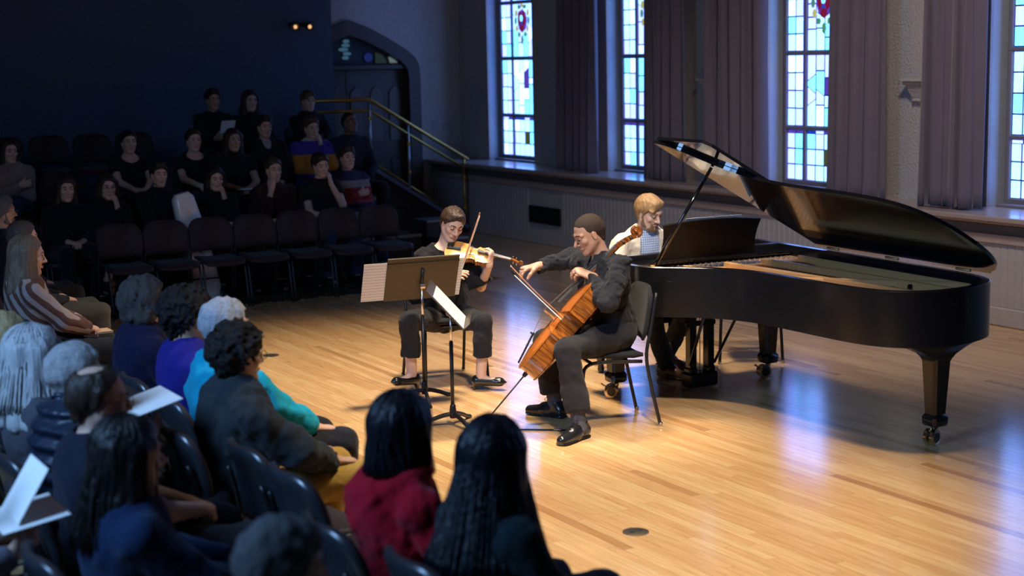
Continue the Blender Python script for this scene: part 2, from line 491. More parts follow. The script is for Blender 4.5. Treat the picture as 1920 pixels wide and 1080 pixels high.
def build_window(n, yl):
    rw = random.Random(40 + n)
    w = bpy.data.objects.new('window_%d' % n, None); COL.objects.link(w); w['kind'] = 'structure'
    w.location = (XG, yl, 0)
    # local: y runs 0 (image left) to -WW; work with s = distance from left
    def P(s, z): return (-s, z)
    FR = M_wframe
    MB().box((0.012, -WW / 2, 2.75), (0.012, WW, 3.7)).build('lead_came', M_lead, w)
    c0, c1, c2, c3 = 0.045, 0.312, 0.345, 0.855     # narrow light, mullion, wide light
    c4, c5 = 0.895, 1.105
    for a, b_ in ((0, c0), (c1, c2), (c3, c4), (c5, WW)):
        MB().box((-0.008, -(a + b_) / 2, 2.75), (0.034, b_ - a, 3.66), ch=0.006).build('window_frame', FR, w)
    ZT = [0.965, 1.52, 2.275, 3.006, 3.75, 4.5]
    for z in ZT:
        MB().box((-0.010, -WW / 2, z), (0.036, WW, 0.05 if z < 1 else 0.034), ch=0.006).build('transom', FR, w)
    MB().box((-0.06, -WW / 2, 0.93), (0.14, WW, 0.03), ch=0.006).build('stool', FR, w)
    g = 0.0068
    for si in range(4):
        z0, z1 = ZT[si] + 0.02, ZT[si + 1] - 0.017
        if si == 0: z0 += 0.005
        # purple border strips along mullions and top of the lowest light
        if si == 0:
            for (a, b_) in ((c0, c1), (c2, c3), (c4, c5)):
                k = max(2, int((b_ - a) / 0.12))
                for q in range(k):
                    y0, y1 = a + (b_ - a) * q / k + g, a + (b_ - a) * (q + 1) / k - g
                    quadpane(w, P(y0, z1 - 0.034), P(y1, z1 - 0.034), P(y1, z1 - g), P(y0, z1 - g), rw.choice(['purple', 'blue', 'purple', 'lilac']))
            z1 -= 0.034
        rows = 3 if si == 0 else 4
        for (a, b_) in ((c0, c1 - 0.032), (c4 + 0.032, c5)):
            for r in range(rows):
                for q in range(2):
                    y0 = a + (b_ - a) * q / 2 + g; y1 = a + (b_ - a) * (q + 1) / 2 - g
                    zz0 = z0 + (z1 - z0) * r / rows + g; zz1 = z0 + (z1 - z0) * (r + 1) / rows - g
                    quadpane(w, P(y0, zz0), P(y1, zz0), P(y1, zz1), P(y0, zz1), rw.choice(PAL))
        for (a, b_) in ((c1 - 0.032, c1), (c4, c4 + 0.032)):
            for r in range(5):
                zz0 = z0 + (z1 - z0) * r / 5 + g; zz1 = z0 + (z1 - z0) * (r + 1) / 5 - g
                quadpane(w, P(a + g * .6, zz0), P(b_ - g * .6, zz0), P(b_ - g * .6, zz1), P(a + g * .6, zz1), rw.choice(['purple', 'blue', 'purple', 'purple']))
        # wide light: four columns of staggered panes
        for q in range(4):
            y0 = c2 + (c3 - c2) * q / 4 + g; y1 = c2 + (c3 - c2) * (q + 1) / 4 - g
            if si == 0: cuts = [0, 1 / 3, 2 / 3, 1]
            else:
                cuts = [0] + [max(0.08, min(0.93, (k + 1) / 4 + rw.uniform(-0.09, 0.09))) for k in range(3)] + [1]
            hs = cuts; sl = [0] + [rw.choice([0, 0, 0.03, -0.03]) if si else 0 for _ in range(len(hs) - 2)] + [0]
            for k in range(len(hs) - 1):
                a0 = z0 + (z1 - z0) * hs[k] + g; a1 = z0 + (z1 - z0) * hs[k + 1] - g
                kind = rw.choice(PAL)
                if si == 0 and q == 2 and k == 1: kind = 'moss'
                if si == 1 and q == 2 and k == 2: kind = 'purple'
                quadpane(w, P(y0, a0 + sl[k]), P(y1, a0 - sl[k]), P(y1, a1 - sl[k + 1]), P(y0, a1 + sl[k + 1]), kind)
        if si in (2,):
            # heraldic shield with scrollwork: coloured pieces proud of the field
            ym, zm = (c2 + c3) / 2, z0 + 0.47
            def blob(dy, dz, ry, rz, kind, nn=8, pr=0.012):
                pts = [(-(ym + dy + ry * math.cos(t * 2 * math.pi / nn)), zm + dz + rz * math.sin(t * 2 * math.pi / nn)) for t in range(nn)]
                vs = [(-pr - 0.004, p[0], p[1]) for p in pts] + [(-pr + 0.006, p[0], p[1]) for p in pts]
                fs = [tuple(range(nn)), tuple(range(2 * nn - 1, nn - 1, -1))] + [(i, i + nn, (i + 1) % nn + nn, (i + 1) % nn) for i in range(nn)]
                MB().add(vs, fs).build('pane', MP[kind], w)
            for dy, dz, ry, rz, kd in ((0, 0, 0.115, 0.15, 'purple'), (-0.05, 0.03, 0.045, 0.10, 'red'), (0.05, 0.03, 0.045, 0.10, 'red'), (0, -0.10, 0.05, 0.05, 'red')):
                blob(dy, dz, ry, rz, kd, 8, 0.010 if kd == 'purple' else 0.018)
            blob(0, 0.03, 0.03, 0.045, 'aqua', 6, 0.026); blob(0, -0.04, 0.03, 0.02, 'blue', 6, 0.026)
            for sgn in (-1, 1):
                for dy, dz, ry, rz, kd in ((0.15, 0.10, 0.03, 0.05, 'yellow'), (0.165, 0.0, 0.025, 0.05, 'green'), (0.14, -0.10, 0.028, 0.045, 'yellow'), (0.08, -0.18, 0.03, 0.035, 'green'), (0.07, 0.18, 0.04, 0.03, 'green')):
                    blob(sgn * dy, dz, ry, rz, kd, 6, 0.014)
            blob(0, -0.25, 0.028, 0.06, 'green', 5, 0.014); blob(0, 0.20, 0.03, 0.03, 'yellow', 6, 0.014)
for i, yl in enumerate(YLS): build_window(i + 1, yl)

# ---- curtains standing on the ledge
M_curt = mat('curtain_velvet', (0.125, 0.100, 0.130), 0.85, var=0.10, scale=5, bump=0.15, bscale=200, sheen=0.25, spec=0.2)
def curtain(ya, yb, label, seed, flare=0.0, folds=5.0, xc=9.99):
    rw = random.Random(seed)
    ph = rw.random() * 6; f2 = rw.uniform(1.5, 2.4)
    NS, NZ = 90, 26; zt = 4.75; zb = ZL + 0.004
    mb = MB(); rings = []
    for k in range(NZ + 1):
        t = k / NZ; z = zb + (zt - zb) * t
        fl = flare * (1 - t) ** 2.5
        row = []
        for side in (0, 1):
            for j in range(NS + 1):
                u = j / NS if side == 0 else 1 - j / NS
                yy = ya + fl + (yb - fl - ya) * u
                w = math.sin(2 * math.pi * folds * u + ph + 0.5 * math.sin(3 * t + seed)) + 0.45 * math.sin(2 * math.pi * folds * f2 * u + 1.7 * ph + 0.8 * t)
                amp = 0.044 * (0.75 + 0.35 * (1 - t)) * (0.6 + 0.8 * (0.5 + 0.5 * math.sin(5.1 * u + seed)))
                x = xc - amp * w + (0.007 if side else -0.007)
                yy += 0.02 * math.sin(2 * math.pi * folds * u * 2 + ph)
                row.append(Vector((x, yy, z + (0.012 * math.sin(9 * u + ph) if k == 0 else 0))))
        rings.append(row)
    mb.loft(rings, True, True)
    o = mb.build('curtain', M_curt, None, True)
    tag(o, label, 'curtain', 'floor-length curtains along the window wall')
    return o
curtain(15.98, 15.22, 'dusky curtain catching blue light between the first two windows, near the door', 3, 0.03, 4.2)
curtain(14.26, 13.50, 'dusky purple curtain directly behind the raised tip of the piano lid', 5, 0.02, 4.6)
curtain(13.06, 12.20, 'dusky curtain with a blue lit edge left of the uncovered stained glass window', 8, -0.06, 4.4)
curtain(11.20, 10.50, 'straight dusky purple curtain covering the right part of the uncovered window', 11, 0.02, 3.6)
curtain(10.00, 9.36, 'dusky purple curtain with a split hem beside the bracketed wall pier', 15, 0.03, 3.9)
# corbel bracket on the pier
cb = thing('wall_bracket', 'small stepped plaster bracket on the pier between two curtains', 'bracket', (XP, 10.36, 1.82))
for z, d, w, h in ((0.195, 0.15, 0.30, 0.028), (0.165, 0.12, 0.26, 0.03), (0.015, 0.05, 0.16, 0.03)):
    MB().box((-d / 2, 0, z), (d, w, h), ch=0.005).build('bracket_moulding', M_stucco, cb)
MB().loft([[Vector((0, -.07, .03)), Vector((-.05, -.07, .03)), Vector((-.05, .07, .03)), Vector((0, .07, .03))],
           [Vector((0, -.11, .15)), Vector((-.10, -.11, .15)), Vector((-.10, .11, .15)), Vector((0, .11, .15))]]).build('bracket_body', M_stucco, cb)
cb2 = copy_tree(cb); cb2.location = (XP, 13.42, 1.82); cb2['label'] = 'plaster bracket mostly hidden behind the curtain above the piano lid'

# ---- back wall with arched door, dark partition, ceiling
DX, DA, DW = 8.65, 2.83, 1.04      # arch axis, apex height, half width (outer)
def arch(hw, spring, apex, n=12):
    """pointed arch outline from right foot over the apex to left foot, (x,z)"""
    prof = [(1.0, 0.0), (0.985, 0.20), (0.93, 0.33), (0.84, 0.44), (0.57, 0.66), (0.28, 0.86), (0.0, 1.0)]
    rt = [(hw * x, spring + (apex - spring) * z) for x, z in prof]
    pts = [(hw, 0.0)] + rt + [(-x, z) for x, z in rt[-2::-1]] + [(-hw, 0.0)]
    return pts
wb = MB()
out = arch(DW, 2.07, DA)
ring = [(DX + x, z) for x, z in out]
rect = [(XP + 0.6, 0), (XP + 0.6, CEIL), (XPE - 0.6, CEIL), (XPE - 0.6, 0)]
# wall as quads strips from the arch outline outwards
half = len(ring) // 2
tl, trr = (XPE - 1.2, CEIL), (XP + 0.6, CEIL)
for k in range(len(ring) - 1):
    a, b_ = ring[k], ring[k + 1]
    def outp(p, right):
        return (trr[0] if right else tl[0], p[1])
    if k < half and a[0] >= DX - 1e-6 and b_[0] >= DX - 1e-6:
        q = [a, b_, outp(b_, True), outp(a, True)]
    else:
        q = [a, b_, outp(b_, False), outp(a, False)]
    wb.add([(p[0], YB, p[1]) for p in q], [(0, 1, 2, 3)])
wb.add([(tl[0], YB, DA), (trr[0], YB, DA), (trr[0], YB, CEIL), (tl[0], YB, CEIL)], [(0, 1, 2, 3)])
tag(wb.build('wall_back', M_stucco), kind='structure')
M_door = mat('dark_oak', (0.055, 0.034, 0.024), 0.5, bump=0.1, bscale=60, stretch=(8, 8, 1))
dr = bpy.data.objects.new('door_1', None); COL.objects.link(dr); dr.location = (DX, YB, 0); dr['kind'] = 'structure'
inn = arch(DW - 0.17, 2.02, DA - 0.20)
mb = MB()
rings = []
for y in (-0.05, 0.14):
    rings.append((y, out, inn))
f0 = [Vector((x, -0.05, z)) for x, z in out]; f1 = [Vector((x, -0.05, z)) for x, z in inn]
b1 = [Vector((x, 0.16, z)) for x, z in inn]; o1 = [Vector((x, 0.02, z)) for x, z in out]
nO = len(out)
for A, B in ((o1, f0), (f0, f1), (f1, b1)):
    mb.add(A + B, [(k, k + 1, nO + k + 1, nO + k) for k in range(nO - 1)])
mb.build('door_arch', M_door, dr)
MB().box((0, 0.08, 2.20), (1.74, 0.16, 0.07), ch=0.01).build('transom_bar', M_door, dr)
for sgn in (-1, 1):
    lf = MB().box((sgn * 0.435, 0.15, 1.08), (0.86, 0.05, 2.16)).build('door_leaf', M_door, dr)
    for xx in (0.14, 0.44, 0.72):
        pl = arch(0.085, 0.62, 0.74, 6)
        MB().prism([(x, z) for x, z in pl], -0.018, 0.018, Matrix.Translation((sgn * xx, 0.125, 1.20)) @ Matrix.Rotation(math.pi / 2, 4, 'X')).build('door_panel', mat('oak_panel', (0.09, 0.06, 0.045), 0.45), lf)
        MB().box((sgn * xx, 0.125, 0.55), (0.17, 0.03, 0.8), ch=0.01).build('door_panel', M_door, lf)
tp = [(x, z) for x, z in inn if z >= 2.2]
MB().prism(ccw([(x, z) for x, z in tp]), -0.01, 0.01, Matrix.Translation((0, 0.14, 0)) @ Matrix.Rotation(math.pi / 2, 4, 'X')).build('tympanum', M_lead, dr)
dimblue = glasspane('pane_dim_teal', (0.10, 0.26, 0.36), 0.30); dimnavy = glasspane('pane_dim_navy', (0.03, 0.05, 0.30), 0.25); dimgreen = glasspane('pane_dim_green', (0.05, 0.09, 0.06), 0.22)
def disc(x, z, rx, rz, m_, nn=10, yy=0.11):
    MB().prism([(x + rx * math.cos(2 * math.pi * k / nn), z + rz * math.sin(2 * math.pi * k / nn)) for k in range(nn)], -0.006, 0.006, Matrix.Translation((0, yy, 0)) @ Matrix.Rotation(math.pi / 2, 4, 'X')).build('pane', m_, dr)
for k in range(5):
    disc(0.03 * math.sin(k * 2.2), 2.33 + 0.055 * k, 0.075 - 0.012 * abs(k - 2), 0.026, dimblue, 8)
disc(0.34, 2.33, 0.065, 0.065, dimnavy)
MB().prism([(0.44, 2.25), (0.62, 2.25), (0.55, 2.36), (0.44, 2.40)], -0.006, 0.006, Matrix.Translation((0, 0.11, 0)) @ Matrix.Rotation(math.pi / 2, 4, 'X')).build('pane', dimgreen, dr)
MB().prism([(0.66, 2.25), (0.78, 2.25), (0.70, 2.32), (0.64, 2.33)], -0.006, 0.006, Matrix.Translation((0, 0.11, 0)) @ Matrix.Rotation(math.pi / 2, 4, 'X')).build('pane', glasspane('pane_dim_pale', (0.3, 0.4, 0.4), 0.35), dr)
tag(MB().box((8.9, YB + 0.35, 1.5), (3.0, 0.04, 3.0)).build('wall_behind_door', M_dark), kind='structure')
pt = tag(MB().box((2.6, YP + 0.06, CEIL / 2), ((XPE + 3) , 0.12, CEIL)).build('wall_partition', M_part), kind='structure')
pt.location.x = XPE - (2.6 + (XPE + 3) / 2)
tag(MB().box((4.6, 9.0, CEIL + 0.05), (14.4, 21.0, 0.1)).build('ceiling', M_ceil), kind='structure')
# switch plates by the door
for k, x in enumerate((815, 838)):
    p = aty(x, 236, YB)
    sp = thing('switch_plate', ('pale switch plate on the back wall, closer to the door frame', 'pale switch plate on the back wall, closer to the corner')[k], 'switch plate', (p.x, YB - 0.005, p.z))
    MB().box((0, 0, 0), (0.09 + 0.05 * k, 0.012, 0.12), ch=0.004).build('plate', mat('plate_grey', (0.3, 0.3, 0.3), 0.4), sp)
    MB().box((0, -0.01, 0), (0.02, 0.012, 0.04)).build('toggle', mat('plate_grey', (0.3, 0.3, 0.3), 0.4), sp)
# twin spot lamps on the dark partition
p = aty(567, 46, YP - 0.1)
sl = thing('wall_spotlight', 'pair of small glowing spot lamps high on the dark navy wall', 'spotlight', (p.x, YP, p.z))
MB().box((0, -0.012, 0.0), (0.30, 0.024, 0.05), ch=0.005).build('mounting_bar', M_dark, sl)
for s in (-1, 1):
    hd = MB().lathe([(0.035, 0.0), (0.05, 0.03), (0.055, 0.10), (0.048, 0.10), (0.03, 0.06)], (s * 0.085, -0.03, 0), (0.2 * s, -0.9, -0.3), 12).build('lamp_head', M_dark, sl)
    MB().ball((s * 0.085 + 0.012 * s, -0.105, -0.028), 0.026, 8).build('bulb', emis('bulb_glow', (1.0, 0.55, 0.25), 0.9), hd)

# ---- brass handrail and its stair
M_brass = mat('brass', (0.55, 0.32, 0.08), 0.38, 1.0, 0.1)
M_chrome = mat('post_steel', (0.45, 0.47, 0.5), 0.3, 0.9, 0.1)
YR = 18.05
hr = thing('handrail', 'brass tube handrail with steel posts descending along the door stair', 'handrail', (9.74, YR, 0))
def rl(x, z): return Vector((x - 9.74, 0, z))
MB().tube([rl(7.52, 1.80), rl(8.39, 1.80), rl(9.80, 0.965)], 0.024, 10).build('top_rail', M_brass, hr, True)
MB().tube([rl(7.58, 1.66), rl(8.39, 1.66), rl(9.74, 0.855)], 0.019, 10).build('lower_rail', M_brass, hr, True)
MB().tube([rl(8.39, 1.02), rl(9.74, 0.14)], 0.012, 8).build('bottom_rail', M_brass, hr, True)
for x, z0, z1 in ((8.39, 0.88, 1.80), (8.93, 0.52, 1.46), (9.74, 0.0, 0.99), (7.58, 0.80, 1.80)):
    po = MB().tube([rl(x, z0), rl(x, z1)], 0.02, 10).build('post', M_brass if x > 9.5 else M_chrome, hr, True)
    for zz in (0.33, 0.74):
        MB().lathe([(0.02, -0.03), (0.028, -0.02), (0.028, 0.02), (0.02, 0.03)], rl(x, z0 + (z1 - z0) * zz), (0, 0, 1), 10).build('post_collar', M_brass, po)
M_string = mat('stringer_paint', (0.16, 0.20, 0.30), 0.5)
sr = thing('door_stair', 'short dark stair with a pale blue sloping edge below the handrail', 'stair', (9.74, YR, 0))
for k in range(5):
    MB().box((-0.14 - 0.275 * k + 0.14 - 0.1375, 0.34, (0.176 * (k + 1)) / 2), (0.275, 0.6, 0.176 * (k + 1))).build('step', M_riser, sr)
MB().add([(-1.40, -0.03, 0.95), (0.02, -0.03, 0.06), (0.02, -0.03, 0.0), (-1.40, -0.03, 0.0), (-1.40, 0.03, 0.95), (0.02, 0.03, 0.06), (0.02, 0.03, 0), (-1.40, 0.03, 0)],
         [(0, 3, 2, 1), (4, 5, 6, 7), (3, 7, 6, 2), (1, 2, 6, 5), (0, 4, 7, 3)]).build('stringer', M_riser, sr)
MB().box((-0.69, 0, 0.52), (1.68, 0.10, 0.045), Matrix.Rotation(math.atan2(0.89, 1.42), 3, 'Y')).build('sloping_cap', M_string, sr)
# floor sockets
M_sock = mat('socket_metal', (0.42, 0.38, 0.30), 0.35, 1.0)
for px, py, lb in ((1192, 998, 'round metal floor socket with two holes on bare boards near the photographer'), (508, 667, 'round metal floor socket just beyond the young man with glasses')):
    p = atz(px, py)
    sk = thing('floor_socket', lb, 'floor socket', (p.x, p.y, 0))
    MB().lathe([(0.065, 0.0), (0.065, 0.004), (0.055, 0.007), (0.0, 0.007)], (0, 0, 0), (0, 0, 1), 24).build('cover', M_sock, sk, 'auto')
    for s in (-1, 1): MB().lathe([(0.014, 0.0), (0.014, 0.0085), (0.0, 0.0085)], (s * 0.024, 0.004 * s, 0), (0, 0, 1), 12).build('hole', M_dark, sk)
# ================================================================== PEOPLE: smooth-blended volumes, one continuous skin per body
def A3(v): return np.array([v[0], v[1], v[2]], dtype=np.float64)
def unit(v):
    v = A3(v); n = np.linalg.norm(v); return v / n if n > 1e-9 else v
_RT = np.random.RandomState(3).uniform(-1, 1, 65536)
def vnoise(P, seed):
    """smooth 3-D value noise, -1..1"""
    I = np.floor(P).astype(np.int64); f = P - I; f = f * f * (3 - 2 * f); out = 0
    for i in (0, 1):
        for j in (0, 1):
            for k in (0, 1):
                h = ((I[:, 0] + i) * 73856093) ^ ((I[:, 1] + j) * 19349663) ^ ((I[:, 2] + k) * 83492791) ^ (seed * 7919)
                out = out + _RT[h & 65535] * (f[:, 0] if i else 1 - f[:, 0]) * (f[:, 1] if j else 1 - f[:, 1]) * (f[:, 2] if k else 1 - f[:, 2])
    return out
class Grid:
    def __init__(s, lo, hi, step, fine=()):
        s.ax = []
        for a in range(3):
            iv = sorted([(c[a] - r, c[a] + r, h) for c, r, h in fine])
            x = lo[a]; xs = [x]
            while x < hi[a]:
                h = step
                for (p, q, hh) in iv:
                    if p - step < x < q: h = min(h, hh)
                x += h; xs.append(x)
            s.ax.append(np.array(xs, dtype=np.float32))
        s.shape = tuple(len(a) for a in s.ax)
class Vol:
    def __init__(s, grid):
        s.g = grid; s.F = np.full(grid.shape, 0.6, dtype=np.float32)
    def sub(s, lo, hi):
        sl = []
        for a in range(3):
            i0 = max(0, int(np.searchsorted(s.g.ax[a], lo[a])) - 1); i1 = min(s.g.shape[a], int(np.searchsorted(s.g.ax[a], hi[a])) + 2)
            if i1 <= i0: return None
            sl.append(slice(i0, i1))
        X = s.g.ax[0][sl[0]][:, None, None]; Y = s.g.ax[1][sl[1]][None, :, None]; Z = s.g.ax[2][sl[2]][None, None, :]
        return tuple(sl), X, Y, Z
    def blend(s, sl, d, k, op):
        a = s.F[sl]
        if op == 'u':
            if k <= 0: s.F[sl] = np.minimum(a, d); return
            h = np.clip(0.5 + 0.5 * (d - a) / k, 0, 1)
            s.F[sl] = d + (a - d) * h - k * h * (1 - h)
        else:
            nd = -d
            if k <= 0: s.F[sl] = np.maximum(a, nd); return
            h = np.clip(0.5 - 0.5 * (nd - a) / k, 0, 1)
            s.F[sl] = nd + (a - nd) * h + k * h * (1 - h)
    def cone(s, a, b, r1, r2, k=0.03, flat=None, op='u', clip=None):
        """flat=(dir, factor): thinner along dir; clip=list of (point, normal): keeps the side against the normal"""
        a = A3(a); b = A3(b); R = max(r1, r2) + k + 0.03
        q = s.sub(np.minimum(a, b) - R, np.maximum(a, b) + R)
        if q is None: return
        sl, X, Y, Z = q
        ba = b - a; L2 = max(float(ba @ ba), 1e-9)
        px, py, pz = X - np.float32(a[0]), Y - np.float32(a[1]), Z - np.float32(a[2])
        t = np.clip((px * np.float32(ba[0]) + py * np.float32(ba[1]) + pz * np.float32(ba[2])) / np.float32(L2), 0, 1)
        qx, qy, qz = px - t * np.float32(ba[0]), py - t * np.float32(ba[1]), pz - t * np.float32(ba[2])
        d2 = qx * qx + qy * qy + qz * qz
        if flat is not None:
            n = unit(flat[0]).astype(np.float32); f = flat[1]
            qn = qx * n[0] + qy * n[1] + qz * n[2]
            d2 = d2 + qn * qn * np.float32(f * f - 1)
        d = np.sqrt(d2) - (np.float32(r1) + np.float32(r2 - r1) * t)
        if clip:
            for p, n in clip:
                n = unit(n).astype(np.float32); p = A3(p)
                d = np.maximum(d, (X - np.float32(p[0])) * n[0] + (Y - np.float32(p[1])) * n[1] + (Z - np.float32(p[2])) * n[2])
        s.blend(sl, d, k, op)
    def ell(s, c, rad, M=None, k=0.03, op='u', clip=None):
        """ellipsoid; M columns = its axes"""
        c = A3(c); R = max(rad) + k + 0.03
        q = s.sub(c - R, c + R)
        if q is None: return
        sl, X, Y, Z = q
        M = np.eye(3) if M is None else M
        M = M.astype(np.float32)
        px, py, pz = X - np.float32(c[0]), Y - np.float32(c[1]), Z - np.float32(c[2])
        u = [px * M[0, i] + py * M[1, i] + pz * M[2, i] for i in range(3)]
        k0 = np.sqrt(sum((u[i] / np.float32(rad[i])) ** 2 for i in range(3)))
        k1 = np.sqrt(sum((u[i] / np.float32(rad[i] ** 2)) ** 2 for i in range(3))) + 1e-6
        d = k0 * (k0 - 1) / k1
        if clip:
            for p, n in clip:
                n = unit(n).astype(np.float32); p = A3(p)
                d = np.maximum(d, (X - np.float32(p[0])) * n[0] + (Y - np.float32(p[1])) * n[1] + (Z - np.float32(p[2])) * n[2])
        s.blend(sl, d.astype(np.float32), k, op)
    def cutplane(s, p, n, k=0.0):
        """remove everything on the +n side of p"""
        n = unit(n); p = A3(p)
        d = (s.g.ax[0][:, None, None] - p[0]) * n[0] + (s.g.ax[1][None, :, None] - p[1]) * n[1] + (s.g.ax[2][None, None, :] - p[2]) * n[2]
        s.F = np.maximum(s.F, d.astype(np.float32))
    def cutball(s, c, rad, M=None, k=0.01): s.ell(c, rad, M, k, op='s')
    def wrinkle(s, amp, freq, seed, band=0.03, stretch=(1, 1, 1)):
        idx = np.nonzero(np.abs(s.F) < band)
        if len(idx[0]) == 0: return
        P = np.stack([s.g.ax[a][idx[a]] * stretch[a] for a in range(3)], 1).astype(np.float64)
        v = vnoise(P * (freq / 3.2), seed) + 0.5 * vnoise(P * (freq / 1.5), seed + 5)
        s.F[idx] += (amp * 1.7 * v).astype(np.float32)
    def net(s, name):
        F = s.F; ax = s.g.ax
        I = F < 0
        if not I.any(): return None
        w = np.nonzero(I); lo = [max(0, w[a].min() - 2) for a in range(3)]; hi = [min(F.shape[a], w[a].max() + 3) for a in range(3)]
        F = F[lo[0]:hi[0], lo[1]:hi[1], lo[2]:hi[2]]; I = I[lo[0]:hi[0], lo[1]:hi[1], lo[2]:hi[2]]
        ax = [ax[a][lo[a]:hi[a]] for a in range(3)]
        n = [d - 1 for d in F.shape]
        cnt = np.zeros(n, dtype=np.int8)
        for i in (0, 1):
            for j in (0, 1):
                for k in (0, 1):
                    cnt += I[i:i + n[0], j:j + n[1], k:k + n[2]]
        act = (cnt > 0) & (cnt < 8)
        ci = np.stack(np.nonzero(act), 1)
        vid = np.full(n, -1, dtype=np.int32); vid[act] = np.arange(len(ci))
        acc = np.zeros((len(ci), 3)); num = np.zeros(len(ci))
        cor = [(i, j, k) for i in (0, 1) for j in (0, 1) for k in (0, 1)]
        for a in range(8):
            for b in range(a + 1, 8):
                df = [abs(cor[a][q] - cor[b][q]) for q in range(3)]
                if sum(df) != 1: continue
                pa = ci + np.array(cor[a]); pb = ci + np.array(cor[b])
                fa = F[pa[:, 0], pa[:, 1], pa[:, 2]]; fb = F[pb[:, 0], pb[:, 1], pb[:, 2]]
                msk = (fa < 0) != (fb < 0)
                t = np.where(msk, fa / np.where(msk, fa - fb, 1), 0)
                A = np.stack([ax[q][pa[:, q]] for q in range(3)], 1); B = np.stack([ax[q][pb[:, q]] for q in range(3)], 1)
                p = A + (B - A) * t[:, None]
                acc[msk] += p[msk]; num[msk] += 1
        V = acc / num[:, None]
        faces = []
        for a in range(3):
            b, c = (a + 1) % 3, (a + 2) % 3
            s0 = [slice(None)] * 3; s1 = [slice(None)] * 3
            s0[a] = slice(0, -1); s1[a] = slice(1, None)
            E = I[tuple(s0)] != I[tuple(s1)]
            e = np.stack(np.nonzero(E), 1)
            ok = (e[:, b] > 0) & (e[:, c] > 0) & (e[:, b] < n[b]) & (e[:, c] < n[c])
            e = e[ok]
            ins = I[e[:, 0], e[:, 1], e[:, 2]]
            q = []
            for (db, dc) in ((-1, -1), (0, -1), (0, 0), (-1, 0)):
                p = e.copy(); p[:, b] += db; p[:, c] += dc
                q.append(vid[p[:, 0], p[:, 1], p[:, 2]])
            q = np.stack(q, 1)
            q[~ins] = q[~ins][:, ::-1]
            faces.append(q)
        Q = np.concatenate(faces); Q = Q[(Q >= 0).all(1)]
        me = bpy.data.meshes.new(name)
        me.vertices.add(len(V)); me.vertices.foreach_set('co', V.astype(np.float32).ravel())
        me.loops.add(len(Q) * 4); me.loops.foreach_set('vertex_index', Q.astype(np.int32).ravel())
        me.polygons.add(len(Q))
        me.polygons.foreach_set('loop_start', np.arange(0, len(Q) * 4, 4, dtype=np.int32))
        me.polygons.foreach_set('loop_total', np.full(len(Q), 4, dtype=np.int32))
        me.polygons.foreach_set('use_smooth', np.ones(len(Q), dtype=bool))
        me.update(calc_edges=True); me.validate()
        return me

def frame(fwd, up=(0, 0, 1)):
    """columns right, forward, up"""
    f = unit(fwd); u = A3(up); u = unit(u - f * (u @ f)); r = np.cross(f, u)
    return np.stack([r, f, u], 1)
def rotv(v, axis, ang):
    return A3(Matrix.Rotation(ang, 3, Vector(axis)) @ Vector(v))
def ik(a, b, l1, l2, hint):
    """middle joint between a and b, bending towards hint"""
    a = A3(a); b = A3(b); d = b - a; L = np.linalg.norm(d)
    if L > (l1 + l2) * 0.999: L2_ = (l1 + l2) * 0.999; b = a + d / L * L2_; d = b - a; L = L2_
    x = (l1 * l1 - l2 * l2 + L * L) / (2 * L); h = math.sqrt(max(l1 * l1 - x * x, 0))
    n = d / L; hv = A3(hint) - n * (A3(hint) @ n); hv = unit(hv)
    return a + n * x + hv * h, b

def head_vol(S, c, M, sc=1.0, jaw=1.0, nose=1.0):
    def L(x, y, z): return A3(c) + M @ (np.array([x, y, z]) * sc)
    S.ell(L(0, -0.012, 0.035), (0.074 * sc, 0.094 * sc, 0.080 * sc), M, 0.02)
    S.ell(L(0, 0.022, -0.025), (0.060 * sc, 0.066 * sc, 0.085 * sc), M, 0.03)
    for x in (-1, 1):
        S.cone(L(x * 0.054 * jaw, 0.0, -0.045), L(x * 0.022 * jaw, 0.062, -0.098), 0.017 * sc, 0.014 * sc, 0.03)
        S.ell(L(x * 0.040, 0.060, -0.022), (0.022 * sc, 0.018 * sc, 0.018 * sc), M, 0.02)
        S.cone(L(x * 0.010, 0.083, 0.026), L(x * 0.050, 0.066, 0.022), 0.010 * sc, 0.009 * sc, 0.014)
    S.ell(L(0, 0.070, -0.102), (0.020 * sc, 0.016 * sc, 0.015 * sc), M, 0.022)
    for x in (-1, 1): S.ell(L(x * 0.031, 0.090, 0.003), (0.018 * sc, 0.015 * sc, 0.010 * sc), M, 0.010, op='s')
    S.cone(L(0, 0.084, 0.014), L(0, 0.109 * nose, -0.030), 0.0075 * sc, 0.0105 * sc, 0.010)
    for x in (-1, 1): S.ell(L(x * 0.0125, 0.093, -0.034), (0.0085 * sc, 0.010 * sc, 0.0075 * sc), M, 0.008)
    S.cone(L(-0.019, 0.081, -0.063), L(0.019, 0.081, -0.063), 0.0085 * sc, 0.0085 * sc, 0.010)
    S.cone(L(-0.014, 0.094, -0.0655), L(0.014, 0.094, -0.0655), 0.003 * sc, 0.003 * sc, 0.004, op='s')
    for x in (-1, 1):
        E = frame(M @ np.array([x * 0.93, -0.35, 0]), M[:, 2])
        S.ell(L(x * 0.074, -0.006, -0.010), (0.017 * sc, 0.008 * sc, 0.030 * sc), E, 0.006)
        S.ell(L(x * 0.084, -0.004, -0.008), (0.009 * sc, 0.006 * sc, 0.018 * sc), E, 0.006, op='s')

